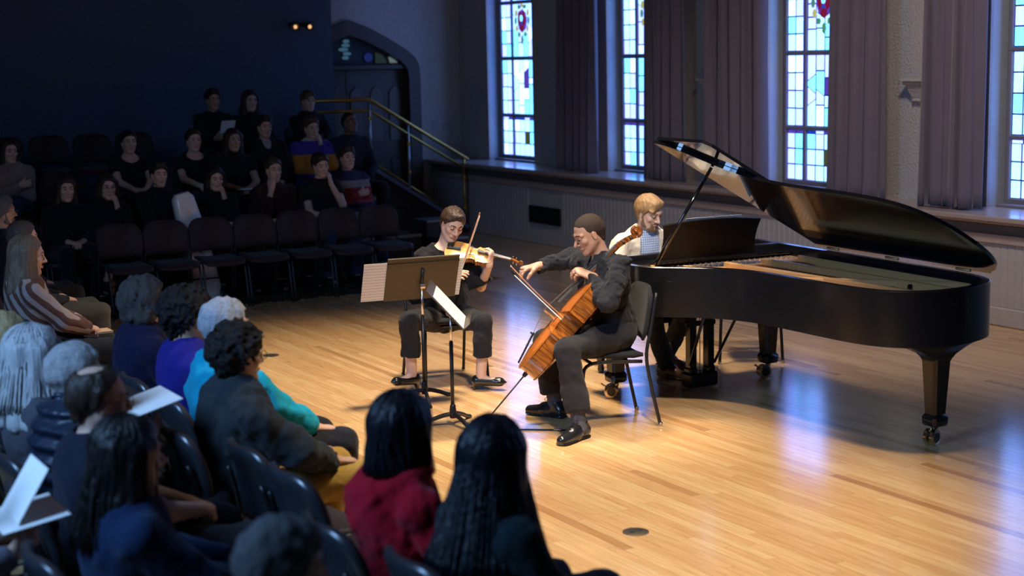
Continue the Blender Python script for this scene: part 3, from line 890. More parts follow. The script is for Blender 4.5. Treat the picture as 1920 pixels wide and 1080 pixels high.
def hand_vol(S, w, d, pn, side, curl=(0.35, 0.4, 0.45, 0.5), thumb=(0.6, 0.5), sz=1.0, spread=0.06):
    """w wrist, d along the hand, pn the way the palm faces; side=+1: thumb on +lat = d x pn"""
    d = unit(d); pn = unit(A3(pn) - d * (A3(pn) @ d)); lat = np.cross(d, pn) * side
    w = A3(w)
    S.cone(w, w + d * 0.03 * sz, 0.027 * sz, 0.030 * sz, 0.02, flat=(pn, 1.35))
    S.cone(w + d * 0.03 * sz, w + d * 0.078 * sz, 0.036 * sz, 0.041 * sz, 0.02, flat=(pn, 2.6))
    S.ell(w + d * 0.04 * sz + lat * 0.022 * sz + pn * 0.008 * sz, (0.02 * sz, 0.028 * sz, 0.014 * sz), np.stack([lat, d, pn], 1), 0.012)
    LN = (0.072, 0.080, 0.074, 0.058)
    for i in range(4):
        o = (0.031, 0.0105, -0.0105, -0.030)[i] * sz
        p = w + d * (0.086 - 0.010 * (i == 3) - 0.004 * (i == 0)) * sz + lat * o
        dd = unit(d + lat * spread * (1.5 - i)); ang = 0
        r = 0.0092 * sz
        for sgm, fr in enumerate((0.45, 0.31, 0.24)):
            ang += curl[i] * (0.9, 1.25, 0.8)[sgm]
            v = dd * math.cos(ang) + pn * math.sin(ang)
            q = p + v * LN[i] * fr * sz
            S.cone(p, q, r, r * 0.9, 0.004); p = q; r *= 0.9
    p = w + d * 0.025 * sz + lat * 0.028 * sz
    v = unit(d * 0.75 + lat * thumb[0] + pn * 0.35)
    for sgm, ln in enumerate((0.040, 0.032, 0.027)):
        q = p + v * ln * sz
        S.cone(p, q, (0.0135, 0.0115, 0.0105)[sgm] * sz, (0.0115, 0.0105, 0.009)[sgm] * sz, 0.008); p = q
        v = unit(v + pn * thumb[1] * 0.5 - lat * thumb[1] * 0.35)

class Body:
    """joint positions (person-local, facing +Y unless given otherwise) and the girths"""
    pass
def seated(seat=0.46, lean=0.06, H=1.0, sh=0.18, yaw=0.0, hyaw=0.0, hpitch=-0.05, hroll=0.0, arms='lap', legs='down', seed=0, girth=1.0, side=0.0, knee=0.14):
    B = Body(); rs = random.Random(seed)
    B.g = girth; B.fwd = np.array([0, 1.0, 0]); B.right = np.array([1.0, 0, 0])
    f = B.fwd
    B.pel = np.array([0, 0.02, seat + 0.10])
    up = unit(np.array([side, -lean * 3.0, 1.0])); B.up = up
    B.wai = B.pel + up * 0.175 * H; B.che = B.pel + up * 0.35 * H; B.nek = B.pel + up * 0.49 * H
    hd = unit(np.array([side * .5, 0.12 - lean, 1.0]))
    B.hc = B.nek + hd * 0.160 + f * 0.015
    M = Matrix.Rotation(hyaw, 3, 'Z') @ Matrix.Rotation(hpitch, 3, 'X') @ Matrix.Rotation(hroll, 3, 'Y')
    B.M = np.array(M)
    B.sh = {s: B.nek + np.array([s * sh, 0, 0]) - up * 0.066 for s in (-1, 1)}
    B.hip = {s: B.pel + np.array([s * 0.095, 0.02, -0.02]) for s in (-1, 1)}
    L1, L2 = 0.275 * max(H, .92), 0.245 * max(H, .92)
    B.el = {}; B.wr = {}; B.hd = {}; B.pn = {}; B.curl = {-1: (0.35, 0.4, 0.45, 0.5), 1: (0.35, 0.4, 0.45, 0.5)}
    T = {}
    if arms == 'lap':
        for s in (-1, 1): T[s] = (B.pel + np.array([s * 0.075, 0.27, 0.075]), (s * 0.8, -0.5, -0.5), (-s * 0.8, 0.7, -0.15), (-s * .25, 0, -1))
    elif arms == 'clasp':
        for s in (-1, 1): T[s] = (B.pel + np.array([s * 0.06, 0.34, 0.11]), (s * 0.9, -0.4, -0.5), (-s * 0.9, 0.6, -0.1), (-s * .6, 0, -1))
    elif arms == 'knees':
        for s in (-1, 1): T[s] = (B.pel + np.array([s * 0.13, 0.36, 0.07]), (s * 0.8, -0.4, -0.3), (-s * 0.1, 1, -0.15), (0, 0, -1))
    elif arms == 'crossed':
        for s in (-1, 1): T[s] = (B.che + np.array([-s * 0.05, 0.19 + 0.025 * s, -0.09 + 0.03 * s]), (s * 1.0, -0.2, -0.9), (-s * 1.0, -0.1, 0.15), (0, -1, -0.2))
    elif arms in ('chin_r', 'chin_l'):
        k = 1 if arms == 'chin_r' else -1
        chin = B.hc + B.M @ np.array([k * 0.045, 0.075, -0.11])
        T[k] = (chin + np.array([k * 0.02, 0.01, -0.085]), (k * 0.5, 0.4, -1.0), (-k * 0.2, 0.1, 1), (-k * 0.7, -0.7, 0))
        T[-k] = (B.pel + np.array([k * 0.02, 0.25, 0.13]), (-k * 0.9, -0.3, -0.5), (k * 1.0, 0.3, 0.1), (0, -0.2, -1))
    elif arms == 'hold':
        for s in (-1, 1): T[s] = (B.pel + np.array([s * 0.11, 0.36, 0.20]), (s * 0.9, -0.4, -0.7), (-s * 0.4, 0.9, 0.25), (-s * 0.9, 0, 0.3))
    if arms == 'read':
        for s in (-1, 1): T[s] = (B.pel + np.array([s * 0.12, 0.20, 0.29]), (s * 0.9, -0.4, -0.7), (-s * 0.3, 0.9, 0.3), (-s * 0.9, 0, 0.3))
    for s in (-1, 1):
        t, hint, hdv, pn = T[s]
        B.el[s], B.wr[s] = ik(B.sh[s], t, L1, L2, np.array(hint, float))
        B.hd[s] = unit(hdv); B.pn[s] = unit(pn)
    B.kn = {}; B.an = {}; B.toe = {}
    for s in (-1, 1):
        kx = s * knee
        B.kn[s] = np.array([kx, 0.51, seat + 0.075]); B.an[s] = np.array([kx + s * 0.01, 0.48 + rs.uniform(-0.05, 0.06), 0.085])
        B.toe[s] = B.an[s] + np.array([s * 0.03, 0.16, -0.055])
    if legs == 'cross':
        s = rs.choice((-1, 1)); 
        B.kn[s] = np.array([-s * 0.05, 0.51, seat + 0.17]); B.an[s] = np.array([-s * 0.24, 0.66, seat - 0.20]); B.toe[s] = B.an[s] + np.array([-s * 0.05, 0.14, -0.07])
        B.kn[-s] = np.array([-s * 0.10, 0.50, seat + 0.06])
    B.Hs = H
    return B

def body_skin(S, B, arms_to='hand', full=True):
    g = B.g
    lat = B.right; fw = B.fwd
    MT = np.stack([lat, np.cross(B.up, lat), B.up], 1)
    if full:
        S.ell(B.pel, (0.155 * g, 0.115 * g, 0.12), MT, 0.05)
        S.cone(B.pel + B.up * .04, B.wai + B.up * 0.06, 0.13 * g, 0.125 * g, 0.05, flat=(MT[:, 1], 1.25))
        S.ell(B.che, (0.15 * g, 0.105 * g, 0.17), MT, 0.05)
        for s in (-1, 1):
            S.cone(B.nek - B.up * 0.03, B.sh[s], 0.046, 0.044, 0.03)
            S.cone(B.hip[s], B.kn[s], 0.082 * g, 0.056 * g, 0.04)
    for s in (-1, 1):
        S.cone(B.sh[s], B.el[s], 0.048 * g, 0.038 * g, 0.02)
        S.cone(B.el[s], B.wr[s], 0.039 * g, 0.0265, 0.012)
        S.cone(B.kn[s], B.an[s], 0.054 * g, 0.036, 0.02)
        S.cone(B.kn[s] * .68 + B.an[s] * .32 + (-unit(B.toe[s] - B.an[s])) * 0.012, B.kn[s] * .5 + B.an[s] * .5, 0.052 * g, 0.044, 0.03)
        S.cone(B.an[s] + A3((0, 0, -0.035)), B.toe[s], 0.031, 0.019, 0.02)
    S.cone(B.nek - B.up * 0.04, B.hc + B.M @ A3((0, -0.018, -0.06)), 0.056, 0.051, 0.03)

def top_vol(S, B, ease=0.014, hem=0.06, sleeve='wrist', neck=0.0, k=0.05, wr=0.004, seed=1, puff=0.0, vneck=0.0, cuff=0.004, hood=False, collar=0.0):
    """shirt / sweater / jacket volume over the torso and arms"""
    g = B.g; e = ease
    lat = B.right
    MT = np.stack([lat, np.cross(B.up, lat), B.up], 1)
    S.ell(B.pel + B.up * 0.02, (0.155 * g + e, 0.12 * g + e, 0.12 + hem * .3), MT, k)
    S.cone(B.pel + B.up * 0.02, B.wai + B.up * 0.08, 0.137 * g + e, 0.135 * g + e, k, flat=(MT[:, 1], 1.22))
    S.ell(B.che, (0.158 * g + e, 0.112 * g + e, 0.175 + e), MT, k)
    for s in (-1, 1):
        S.cone(B.nek - B.up * 0.04, B.sh[s], 0.05 + e * .5, 0.046 + e * .6, 0.035)
        if sleeve == 'short':
            m_ = B.sh[s] * .45 + B.el[s] * .55
            S.cone(B.sh[s], m_, 0.048 * g + e, 0.056 * g + e + puff, 0.02, clip=[(m_, B.el[s] - B.sh[s])])
        elif sleeve == 'bell':
            m_ = B.sh[s] * 0.02 + B.el[s] * .98
            S.cone(B.sh[s], m_, 0.048 * g + e, 0.055 * g + e + puff, 0.02, clip=[(m_, B.el[s] - B.sh[s])])
        else:
            S.cone(B.sh[s], B.el[s], 0.048 * g + e, 0.045 * g + e, 0.025)
            m_ = B.wr[s] + unit(B.el[s] - B.wr[s]) * (0.012 if sleeve == 'wrist' else 0.10)
            S.cone(B.el[s], m_, 0.045 * g + e, 0.031 + cuff + e * .6, 0.02, clip=[(m_, m_ - B.el[s])])
    nk = B.nek + B.up * (0.005 + neck)
    if collar:
        S.cone(B.nek - B.up * 0.02, B.nek + B.up * collar, 0.066 + e * .3, 0.064 + e * .3, 0.015, clip=[(B.nek + B.up * collar, B.up)])
    S.wrinkle(wr, 28, seed); S.wrinkle(wr * 0.55, 85, seed + 1)
    if not collar:
        # neckline: scoop out round the neck
        S.cone(nk + B.up * 0.0 - np.cross(B.up, lat) * 0, nk + B.up * 0.2, 0.062, 0.075, 0.006, op='s')
        if vneck: S.ell(nk + np.cross(B.up, lat) * 0.09, (0.055, 0.10, vneck), MT, 0.006, op='s')
    else:
        S.cone(B.nek + B.up * 0.01, B.nek + B.up * 0.3, 0.057, 0.066, 0.004, op='s')
        if vneck: S.ell(B.nek + np.cross(B.up, lat) * 0.10, (0.04, 0.07, vneck), MT, 0.006, op='s')

def leg_vol(S, B, ease=0.012, hem=0.03, seed=2, wr=0.004, width=0.0):
    g = B.g; e = ease
    lat = B.right; MT = np.stack([lat, np.cross(B.up, lat), B.up], 1)
    S.ell(B.pel - B.up * 0.01, (0.162 * g + e, 0.125 * g + e, 0.115), MT, 0.05)
    for s in (-1, 1):
        S.cone(B.hip[s], B.kn[s], 0.088 * g + e, 0.060 * g + e, 0.04)
        ax = unit(B.an[s] - B.kn[s]); m_ = B.an[s] - ax * hem
        S.cone(B.kn[s], m_, 0.060 * g + e, 0.050 + e + width, 0.02, clip=[(m_, ax)])
    S.wrinkle(wr, 26, seed); S.wrinkle(wr * 0.5, 85, seed + 1)

def shoe_vol(S, B, s, heel=False):
    f = unit((B.toe[s] - B.an[s]) * np.array([1, 1, 0]))
    f = unit(f + A3((0, 0, getattr(B, 'toe_up', 0.0)))); an = B.an[s]; z0 = an[2] - 0.085
    base = np.array([an[0], an[1], z0])
    if heel:
        a_ = an + A3((0, 0, -0.045)); t_ = A3(B.toe[s]); f = unit(t_ - a_); n_ = unit(A3((0, 0, 1)) - f * f[2])
        S.cone(a_ - f * 0.03, t_ + f * 0.01, 0.040, 0.032, 0.02)
        S.cone(t_, t_ + f * 0.055, 0.033, 0.006, 0.02, flat=(n_, 1.5))
        S.cone(a_ - f * 0.035 - n_ * .01, A3((a_[0] - f[0] * 0.05, a_[1] - f[1] * 0.05, 0.004)), 0.020, 0.012, 0.012)
        S.ell(an + f * 0.045 + n_ * 0.012, (0.040, 0.085, 0.052), np.stack([np.cross(f, n_), f, n_], 1), 0.006, op='s')
    else:
        fl = [(base + A3((0, 0, 0.002)), (0, 0, -1))]
        S.cone(base - f * 0.05 + A3((0, 0, 0.042)), base + f * 0.06 + A3((0, 0, 0.040)), 0.041, 0.044, 0.02, clip=fl)
        S.cone(base + f * 0.06 + A3((0, 0, 0.034)), base + f * 0.185 + A3((0, 0, 0.024)), 0.045, 0.034, 0.02, clip=fl)
        S.cone(base + f * 0.0 + A3((0, 0, 0.075)), base + f * 0.075 + A3((0, 0, 0.055)), 0.036, 0.034, 0.02)
        S.cone(base - f * 0.04 + A3((0, 0, 0.05)), base - f * 0.01 + A3((0, 0, 0.104)), 0.042, 0.043, 0.02, clip=[(base + A3((0, 0, 0.106)), (0, 0, 1))])
        sd = np.cross(f, [0, 0, 1.0])
        for x0, x1, w_ in ((-0.085, 0.045, 0.046), (0.045, 0.215, 0.047)):      # welted sole
            S.cone(base + f * (x0 + .04) + A3((0, 0, 0.008)), base + f * (x1 - .045) + A3((0, 0, 0.008)), w_, w_, 0.004, flat=((0, 0, 1), 6.0))

def hair_vol(S, c, M, style, sc=1.0, seed=0, B=None):
    def L(x, y, z): return A3(c) + M @ (np.array([x, y, z]) * sc)
    up, fw, rt = M[:, 2], M[:, 1], M[:, 0]
    t = {'buzz': 0.001, 'short': 0.012, 'side': 0.013, 'curly': 0.03, 'grey_short': 0.018, 'wavy': 0.028, 'bob': 0.016, 'long': 0.014, 'bun': 0.008, 'pulled': 0.012, 'bald': 0.006, 'pony': 0.008, 'quiff': 0.014, 'curlyshort': 0.03}.get(style, 0.012)
    S.ell(L(0, -0.014, 0.037), ((0.076 + t) * sc, (0.096 + t) * sc, (0.082 + t) * sc), M, 0.0)
    S.cone(L(0, -0.058, 0.0), L(0, -0.050, -0.045), (0.058 + t * .7) * sc, (0.044 + t * .4) * sc, 0.02)
    for x in (-1, 1):   # sides down to the ear
        if style == 'buzz': S.cone(L(x * 0.058, -0.012, 0.03), L(x * 0.063, 0.006, -0.004), 0.019 * sc, 0.008 * sc, 0.01)
        else: S.cone(L(x * 0.062, -0.02, 0.03), L(x * 0.064, -0.026, -0.02), (0.026 + t * .5) * sc, (0.016 + t * .4) * sc, 0.015)
    # hairline
    hl = {'buzz': 0.050, 'bald': 0.030, 'quiff': 0.075}.get(style, 0.066)
    S.cutplane(L(0, hl, 0.062), M @ unit((0, 0.80, -0.60)))
    if style in ('buzz', 'short', 'quiff', 'bald', 'side', 'pulled'):
        for x in (-1, 1): S.ell(L(x * 0.085, 0.004, -0.016), (0.026 * sc, 0.024 * sc, 0.036 * sc), M, 0.006, op='s')
    if style == 'buzz':
        for x in (-1, 1): S.ell(L(x * 0.062, 0.062, 0.045), (0.024 * sc, 0.030 * sc, 0.034 * sc), M, 0.008, op='s')
    if style == 'bald':
        S.ell(L(0, -0.045, 0.118), (0.046 * sc, 0.050 * sc, 0.040 * sc), M, 0.008, op='s')
    if style in ('bob', 'long', 'wavy', 'longwavy'):
        ln = {'bob': 0.125, 'long': 0.30, 'wavy': 0.10, 'longwavy': 0.26}[style]
        dn = unit(np.array([0, 0, -1.0]) * .85 - up * .15)
        for x, y in ((-0.062, -0.02), (0.062, -0.02), (-0.045, -0.065), (0.045, -0.065), (0, -0.085), (-0.066, 0.012), (0.066, 0.012)):
            p = L(x, y, 0.03); l = ln * (0.9 if y > 0 else 1.0)
            q = p + dn * l + (M @ A3((x * 0.35, -0.01, 0)))
            if style in ('long', 'longwavy') and y < 0: q = q + (M @ A3((x * 0.5, -0.035, 0)))
            S.cone(p, q, 0.030 * sc, (0.032 if style != 'bob' else 0.028) * sc, 0.04)
        S.cutball(L(0, 0.075, -0.045), (0.066 * sc, 0.075 * sc, 0.105 * sc), M, 0.012)
    if style == 'pulled':
        S.cone(L(-0.02, 0.065, 0.098), L(0.066, 0.03, 0.05), 0.018 * sc, 0.016 * sc, 0.02); S.cone(L(-0.02, 0.062, 0.098), L(-0.066, 0.035, 0.05), 0.016 * sc, 0.014 * sc, 0.02)
    if style == 'side':     # swept fringe
        S.cone(L(-0.03, 0.068, 0.092), L(0.056, 0.076, 0.040), 0.018 * sc, 0.013 * sc, 0.02)
        S.cone(L(-0.02, 0.055, 0.098), L(-0.064, 0.045, 0.05), 0.017 * sc, 0.011 * sc, 0.02)
        S.cone(L(0.0, -0.02, 0.105), L(0.02, 0.06, 0.09), 0.022 * sc, 0.02 * sc, 0.03)
    if style == 'quiff':
        S.cone(L(-0.03, 0.06, 0.105), L(0.035, 0.062, 0.10), 0.026 * sc, 0.024 * sc, 0.02)
    if style in ('bun', 'pony'):
        S.ell(L(0, -0.125, 0.03), (0.04 * sc, 0.035 * sc, 0.038 * sc), M, 0.015)
        if style == 'pony': S.cone(L(0, -0.13, 0.02), L(0, -0.13, -0.16), 0.03 * sc, 0.016 * sc, 0.02)
    if style in ('curly', 'curlyshort', 'wavy', 'grey_short'):
        S.wrinkle({'curly': 0.012, 'curlyshort': 0.010, 'wavy': 0.007, 'grey_short': 0.0035}[style], {'curly': 170, 'curlyshort': 160, 'wavy': 120, 'grey_short': 130}[style], seed, 0.045, (1, 1, 1) if 'curly' in style else (1, 1, 0.5))
    elif style in ('long', 'bob', 'longwavy'):
        S.wrinkle(0.0035, 130, seed, 0.03, (1, 1, 0.10 if style != 'longwavy' else 0.25))
    elif style == 'side': S.wrinkle(0.0022, 170, seed, 0.03, (1, 0.3, 0.35))
    elif style != 'buzz':
        S.wrinkle(0.0022, 150, seed, 0.03, (1, 1, 0.3))

def hair_strands(root, c, M, sc, length, flare, n, hm, seed, gap=62, back=0.03, jitter=0.006):
    """flat locks laid from the crown over the skull and falling to their length"""
    rs = random.Random(seed); mb = MB()
    dn = np.array([0, 0, -1.0]); C_ = A3(c)
    for q in range(n):
        az = math.radians(gap + (360 - 2 * gap) * (q + rs.random() * 0.8) / n)          # from straight ahead
        ra = 1.055 + rs.uniform(0, 0.05); top = rs.uniform(0.04, 0.35)
        path = []
        for k in range(7):
            th = top + (1.72 - top) * k / 6
            p = np.array([math.sin(az) * math.sin(th) * 0.079, math.cos(az) * math.sin(th) * 0.099 - 0.014, math.cos(th) * 0.086 + 0.037]) * sc
            path.append(C_ + M @ (p * np.array([ra, ra, ra])))
        out = unit(path[-1] - C_ - M[:, 2] * ((path[-1] - C_) @ M[:, 2])); L_ = length * rs.uniform(0.93, 1.03)
        p0 = path[-1]; hz = unit(out * np.array([1, 1, 0])); bk = -M[:, 1] * np.array([1, 1, 0])
        ph = rs.random() * 6
        for k in range(1, 8):
            t = k / 7
            path.append(p0 + dn * L_ * t + hz * (flare * t ** 1.3 + 0.004 * math.sin(5 * t + ph)) + bk * (back * t) + np.cross(hz, dn) * (jitter * math.sin(3 * t + ph)))
        w = rs.uniform(0.0045, 0.0085) * sc
        rings = []
        for k, p in enumerate(path):
            tg = unit(path[min(k + 1, len(path) - 1)] - path[max(k - 1, 0)]); nr = p - C_; nr = nr - dn * (nr @ dn) * (1 if k > 6 else 0); nr = unit(nr - tg * (nr @ tg)); sd = np.cross(tg, nr)
            ww = w * (0.55 + 0.45 * min(1, k / 4)) * (1 - 0.75 * max(0, k - 10) / 3.5)
            rings.append([Vector(p - sd * ww), Vector(p + nr * ww * 0.45), Vector(p + sd * ww), Vector(p - nr * ww * 0.3)])
        mb.loft(rings)
    o = mb.build('hair_locks', hm, root, True); o['kind'] = 'stuff'
    return o

M_eyewhite = mat('eye_white', (0.62, 0.60, 0.58), 0.25)
M_iris = mat('iris', (0.03, 0.018, 0.01), 0.15)
M_lash = mat('brow_hair', (0.02, 0.014, 0.01), 0.7)
M_specs = mat('spectacle_frame', (0.02, 0.018, 0.018), 0.3)
M_lens = None
def face_bits(root, c, M, hairmat, lip, sc=1.0, lids=0.5, specs=False, brow=True, skin=None):
    def L(x, y, z): return A3(c) + M @ (np.array([x, y, z]) * sc)
    for x in (-1, 1):
        mb = MB().ball(L(x * 0.031, 0.0745, 0.002), 0.0125 * sc, 12)
        fwv = M @ unit((0, 1, -0.12)); ctr = L(x * 0.031, 0.0745, 0.002)
        mi = []
        for f in mb.f:
            p = np.mean([mb.v[i] for i in f], axis=0) - ctr
            mi.append(1 if unit(p) @ fwv > 0.80 else 0)
        mb.mi = mi
        mb.build('eye', [M_eyewhite, M_iris], root, True)
        if lids > 0:    # upper lid
            MB().ball(L(x * 0.031, 0.0745, 0.002 + 0.0035), 0.0135 * sc, 12, (1.05, 1.0, 1.0 - 0.35 * (1 - lids)), Matrix(M.tolist())).build('eyelid', skin, root, True) if lids >= 1 else None
        MB().tube([L(x * 0.018, 0.0885, 0.0 if lids > 0.7 else 0.007), L(x * 0.032, 0.0895, -0.002 if lids > 0.7 else 0.0095), L(x * 0.045, 0.081, 0.0 if lids > 0.7 else 0.006)], 0.0022 * sc, 5).build('eyelashes', M_lash, root)
        if brow: MB().tube([L(x * 0.013, 0.0935, 0.024), L(x * 0.030, 0.091, 0.031), L(x * 0.050, 0.077, 0.027)], [0.0035 * sc, 0.0042 * sc, 0.0022 * sc], 6).build('eyebrow', hairmat, root, True)
    MB().tube([L(-0.018, 0.0838, -0.0685), L(-0.008, 0.0925, -0.0610), L(0, 0.092, -0.0622), L(0.008, 0.0925, -0.0610), L(0.018, 0.0838, -0.0685)], [0.002, 0.0045, 0.0048, 0.0045, 0.002], 6).build('upper_lip', lip, root, True)
    MB().tube([L(-0.016, 0.0838, -0.0712), L(0, 0.0905, -0.0698), L(0.016, 0.0838, -0.0712)], [0.002, 0.0056, 0.002], 6).build('lower_lip', lip, root, True)
    if specs:
        gl = MB()
        for x in (-1, 1):
            pts = [L(x * 0.033 + 0.024 * math.cos(a), 0.102, 0.0 + 0.018 * math.sin(a)) for a in [2 * math.pi * k / 14 for k in range(15)]]
            gl.tube(pts, 0.0018 * sc, 5, False)
            gl.tube([L(x * 0.057, 0.100, 0.004), L(x * 0.078, 0.05, 0.006), L(x * 0.080, -0.01, 0.002)], 0.0018 * sc, 5)
        gl.tube([L(-0.010, 0.103, 0.003), L(0.010, 0.103, 0.003)], 0.0018 * sc, 5)
        gl.build('glasses', M_specs, root)

SKINS = {'olive': (0.42, 0.235, 0.16), 'fair': (0.55, 0.33, 0.24), 'light': (0.60, 0.38, 0.29), 'tan': (0.42, 0.24, 0.15), 'brown': (0.16, 0.08, 0.05)}
def person(label, loc, rz, B, hair='short', haircol=(0.03, 0.018, 0.012), skin='fair', top=None, bottom=None, shoes='flat', shoecol=(0.015, 0.013, 0.013),
           step=0.014, hstep=0.008, hands=True, group=None, specs=False, jacket=None, beard=None, lids=0.0, sc=1.0, hairrough=0.42, face=True, sock=None, hair_extra=None, body_extra=None, hand_pose=None, nose=1.0, jaw=1.0, locks=None):
    root = thing('person', label, 'person', loc, rz, group)
    pts = [B.pel, B.hc] + [d[s] for d in (B.sh, B.el, B.wr, B.kn, B.an, B.toe) for s in (-1, 1)]
    lo = np.min(pts, 0) - 0.24; hi = np.max(pts, 0) + 0.24
    lo[2] = min(lo[2], -0.02)
    fine = [(B.hc - B.M[:, 2] * 0.02, 0.15, hstep)]
    if hands: fine += [(B.wr[s] + B.hd[s] * 0.08, 0.11, hstep * 0.85) for s in (-1, 1)]
    g = Grid(lo, hi, step, fine)
    sk = skinm('skin_' + skin, SKINS[skin])
    lip = mat('lip_' + skin, tuple(np.array(SKINS[skin]) * np.array([0.85, 0.55, 0.58])), 0.45)
    S = Vol(g); body_skin(S, B); head_vol(S, B.hc, B.M, sc, jaw, nose)
    for s in (-1, 1):
        hp = (hand_pose or {}).get(s, {})
        hand_vol(S, B.wr[s], B.hd[s], B.pn[s], hp.get('side', s), B.curl[s], hp.get('thumb', (0.6, 0.5)), hp.get('sz', 0.95), hp.get('spread', 0.06))
    if body_extra: body_extra(S)
    bo = link('body', S.net('body'), sk, root)
    rs = sum(ord(ch) for ch in label) % 1000
    if top:
        for kw in (top if isinstance(top, list) else [top]):
            kw = dict(kw); nm = kw.pop('name', 'shirt'); m_ = kw.pop('mat'); ex = kw.pop('extra', None)
            S = Vol(g); top_vol(S, B, seed=rs, **kw)
            if ex: ex(S)
            link(nm, S.net(nm), m_, root)
    if bottom:
        kw = dict(bottom); m_ = kw.pop('mat'); S = Vol(g); leg_vol(S, B, seed=rs + 3, **kw); link('trousers', S.net('trousers'), m_, root)
    if sock:
        for s in (-1, 1):
            S = Vol(g); ax = unit(B.kn[s] - B.an[s])
            S.cone(B.an[s] - ax * 0.03, B.an[s] + ax * 0.2, 0.044, 0.050, 0.01); link('sock', S.net('sock'), sock, root)
    if shoes:
        sm = mat('shoe_%g' % shoecol[0], shoecol, 0.25, coat=0.3)
        for s in (-1, 1):
            f = unit((B.toe[s] - B.an[s])); b0 = B.an[s] - A3((0, 0, 0.085))
            gs = Grid(b0 - A3((0.26, 0.26, 0.01 if shoes != 'heel' else b0[2] + 0.01)), b0 + A3((0.26, 0.26, 0.16)), max(hstep, 0.006))
            S = Vol(gs); shoe_vol(S, B, s, shoes == 'heel'); me = S.net('shoe')
            if me:
                so = link('shoe', me, sm, root)
                if shoes == 'flat' and hstep < 0.005:
                    fh = unit((B.toe[s] - B.an[s]) * np.array([1, 1, 0])); sd = np.cross(fh, [0, 0, 1.0]); bs = np.array([B.an[s][0], B.an[s][1], B.an[s][2] - 0.085])
                    lc = MB()
                    for q in range(4):
                        p_ = bs + fh * (0.035 + 0.018 * q) + A3((0, 0, 0.104 - 0.011 * q))
                        lc.tube([p_ - sd * 0.022 - A3((0, 0, 0.010)), p_, p_ + sd * 0.022 - A3((0, 0, 0.010))], 0.0022, 5)
                    p_ = bs + fh * 0.035 + A3((0, 0, 0.106))
                    for w_ in (-1, 1): lc.tube(catmull([p_, p_ + sd * w_ * 0.02 + A3((0, 0, 0.022)) + fh * .01, p_ + sd * w_ * 0.035 + A3((0, 0, 0.006)) + fh * .02, p_ + fh * 0.004], 4), 0.0018, 5)
                    lc.build('shoelaces', M_lash, so)
    hm = hairm('hair_%.3f_%.3f_%.3f' % tuple(haircol), haircol, hairrough) if hair not in ('curly', 'curlyshort', 'wavy', 'grey_short') else mat('curl_%.3f_%.3f' % tuple(haircol[:2]), haircol, 0.65, 0, 0.45, 60, 0.7, 170, spec=0.3)
    if hair == 'buzz': hm = mat('buzz_%.3f' % haircol[0], haircol, 0.95, 0, 0.35, 160, 0.5, 420, spec=0.08)
    if hair:
        lo2 = B.hc - A3((0.24, 0.24, 0.52 if hair in ('long', 'longwavy') else 0.27)); hi2 = B.hc + A3((0.24, 0.24, 0.26))
        gh = Grid(lo2, hi2, min(step, hstep * 1.0))
        S = Vol(gh); hair_vol(S, B.hc, B.M, hair, sc, rs, B)
        if hair_extra: hair_extra(S)
        me = S.net('hair')
        if me: link('hair', me, hm, root)
        if locks: hair_strands(root, B.hc, B.M, sc, hm=hm, seed=rs, **locks)
    if beard:
        gh = Grid(B.hc - 0.16, B.hc + 0.14, hstep * .7)
        S = Vol(gh)
        def L(x, y, z): return A3(B.hc) + B.M @ (np.array([x, y, z]) * sc)
        for x in (-1, 1):
            S.cone(L(x * 0.064, 0.008, -0.02), L(x * 0.053, 0.02, -0.072), 0.012, 0.016, 0.02); S.cone(L(x * 0.049, 0.02, -0.075), L(x * 0.016, 0.066, -0.103), 0.0175, 0.0175, 0.02)
            S.cone(L(x * 0.004, 0.090, -0.050), L(x * 0.024, 0.080, -0.056), 0.006, 0.005, 0.006); S.cone(L(x * 0.028, 0.076, -0.062), L(x * 0.024, 0.074, -0.09), 0.008, 0.012, 0.01)
        S.ell(L(0, 0.071, -0.104), (0.024, 0.018, 0.018), B.M, 0.015); S.wrinkle(0.0015, 260, 4, 0.02)
        link('beard', S.net('beard'), beard, root)
    if face: face_bits(root, B.hc, B.M, hm if not isinstance(haircol, str) else M_lash, lip, sc, lids, specs, True, sk)
    return root
# ================================================================== FURNITURE AND INSTRUMENTS
M_blk = mat('black_metal', (0.012, 0.012, 0.013), 0.38, 0.3)
M_pad = cloth('black_pad', (0.014, 0.014, 0.016), 0.75)
M_lacq = mat('piano_lacquer', (0.006, 0.006, 0.008), 0.10, 0, 0.05, coat=0.6, spec=0.6)
M_lacq2 = mat('piano_satin', (0.008, 0.008, 0.010), 0.20, 0, 0.05, spec=0.5)
M_gold = mat('piano_plate_gold', (0.66, 0.36, 0.14), 0.42, 0.25, 0.08)
M_sound = mat('spruce', (0.42, 0.20, 0.07), 0.35, stretch=(40, 2, 1), var=0.3)
M_copper = mat('copper_string', (0.55, 0.22, 0.08), 0.35, 0.9)
M_steel = mat('steel', (0.6, 0.6, 0.62), 0.25, 1.0)
M_paper = mat('paper', (0.80, 0.78, 0.75), 0.8, var=0.03)
M_chbrown = cloth('chair_brown', (0.030, 0.020, 0.022), 0.45)
M_chshell = mat('chair_shell', (0.020, 0.024, 0.030), 0.26, spec=0.6)

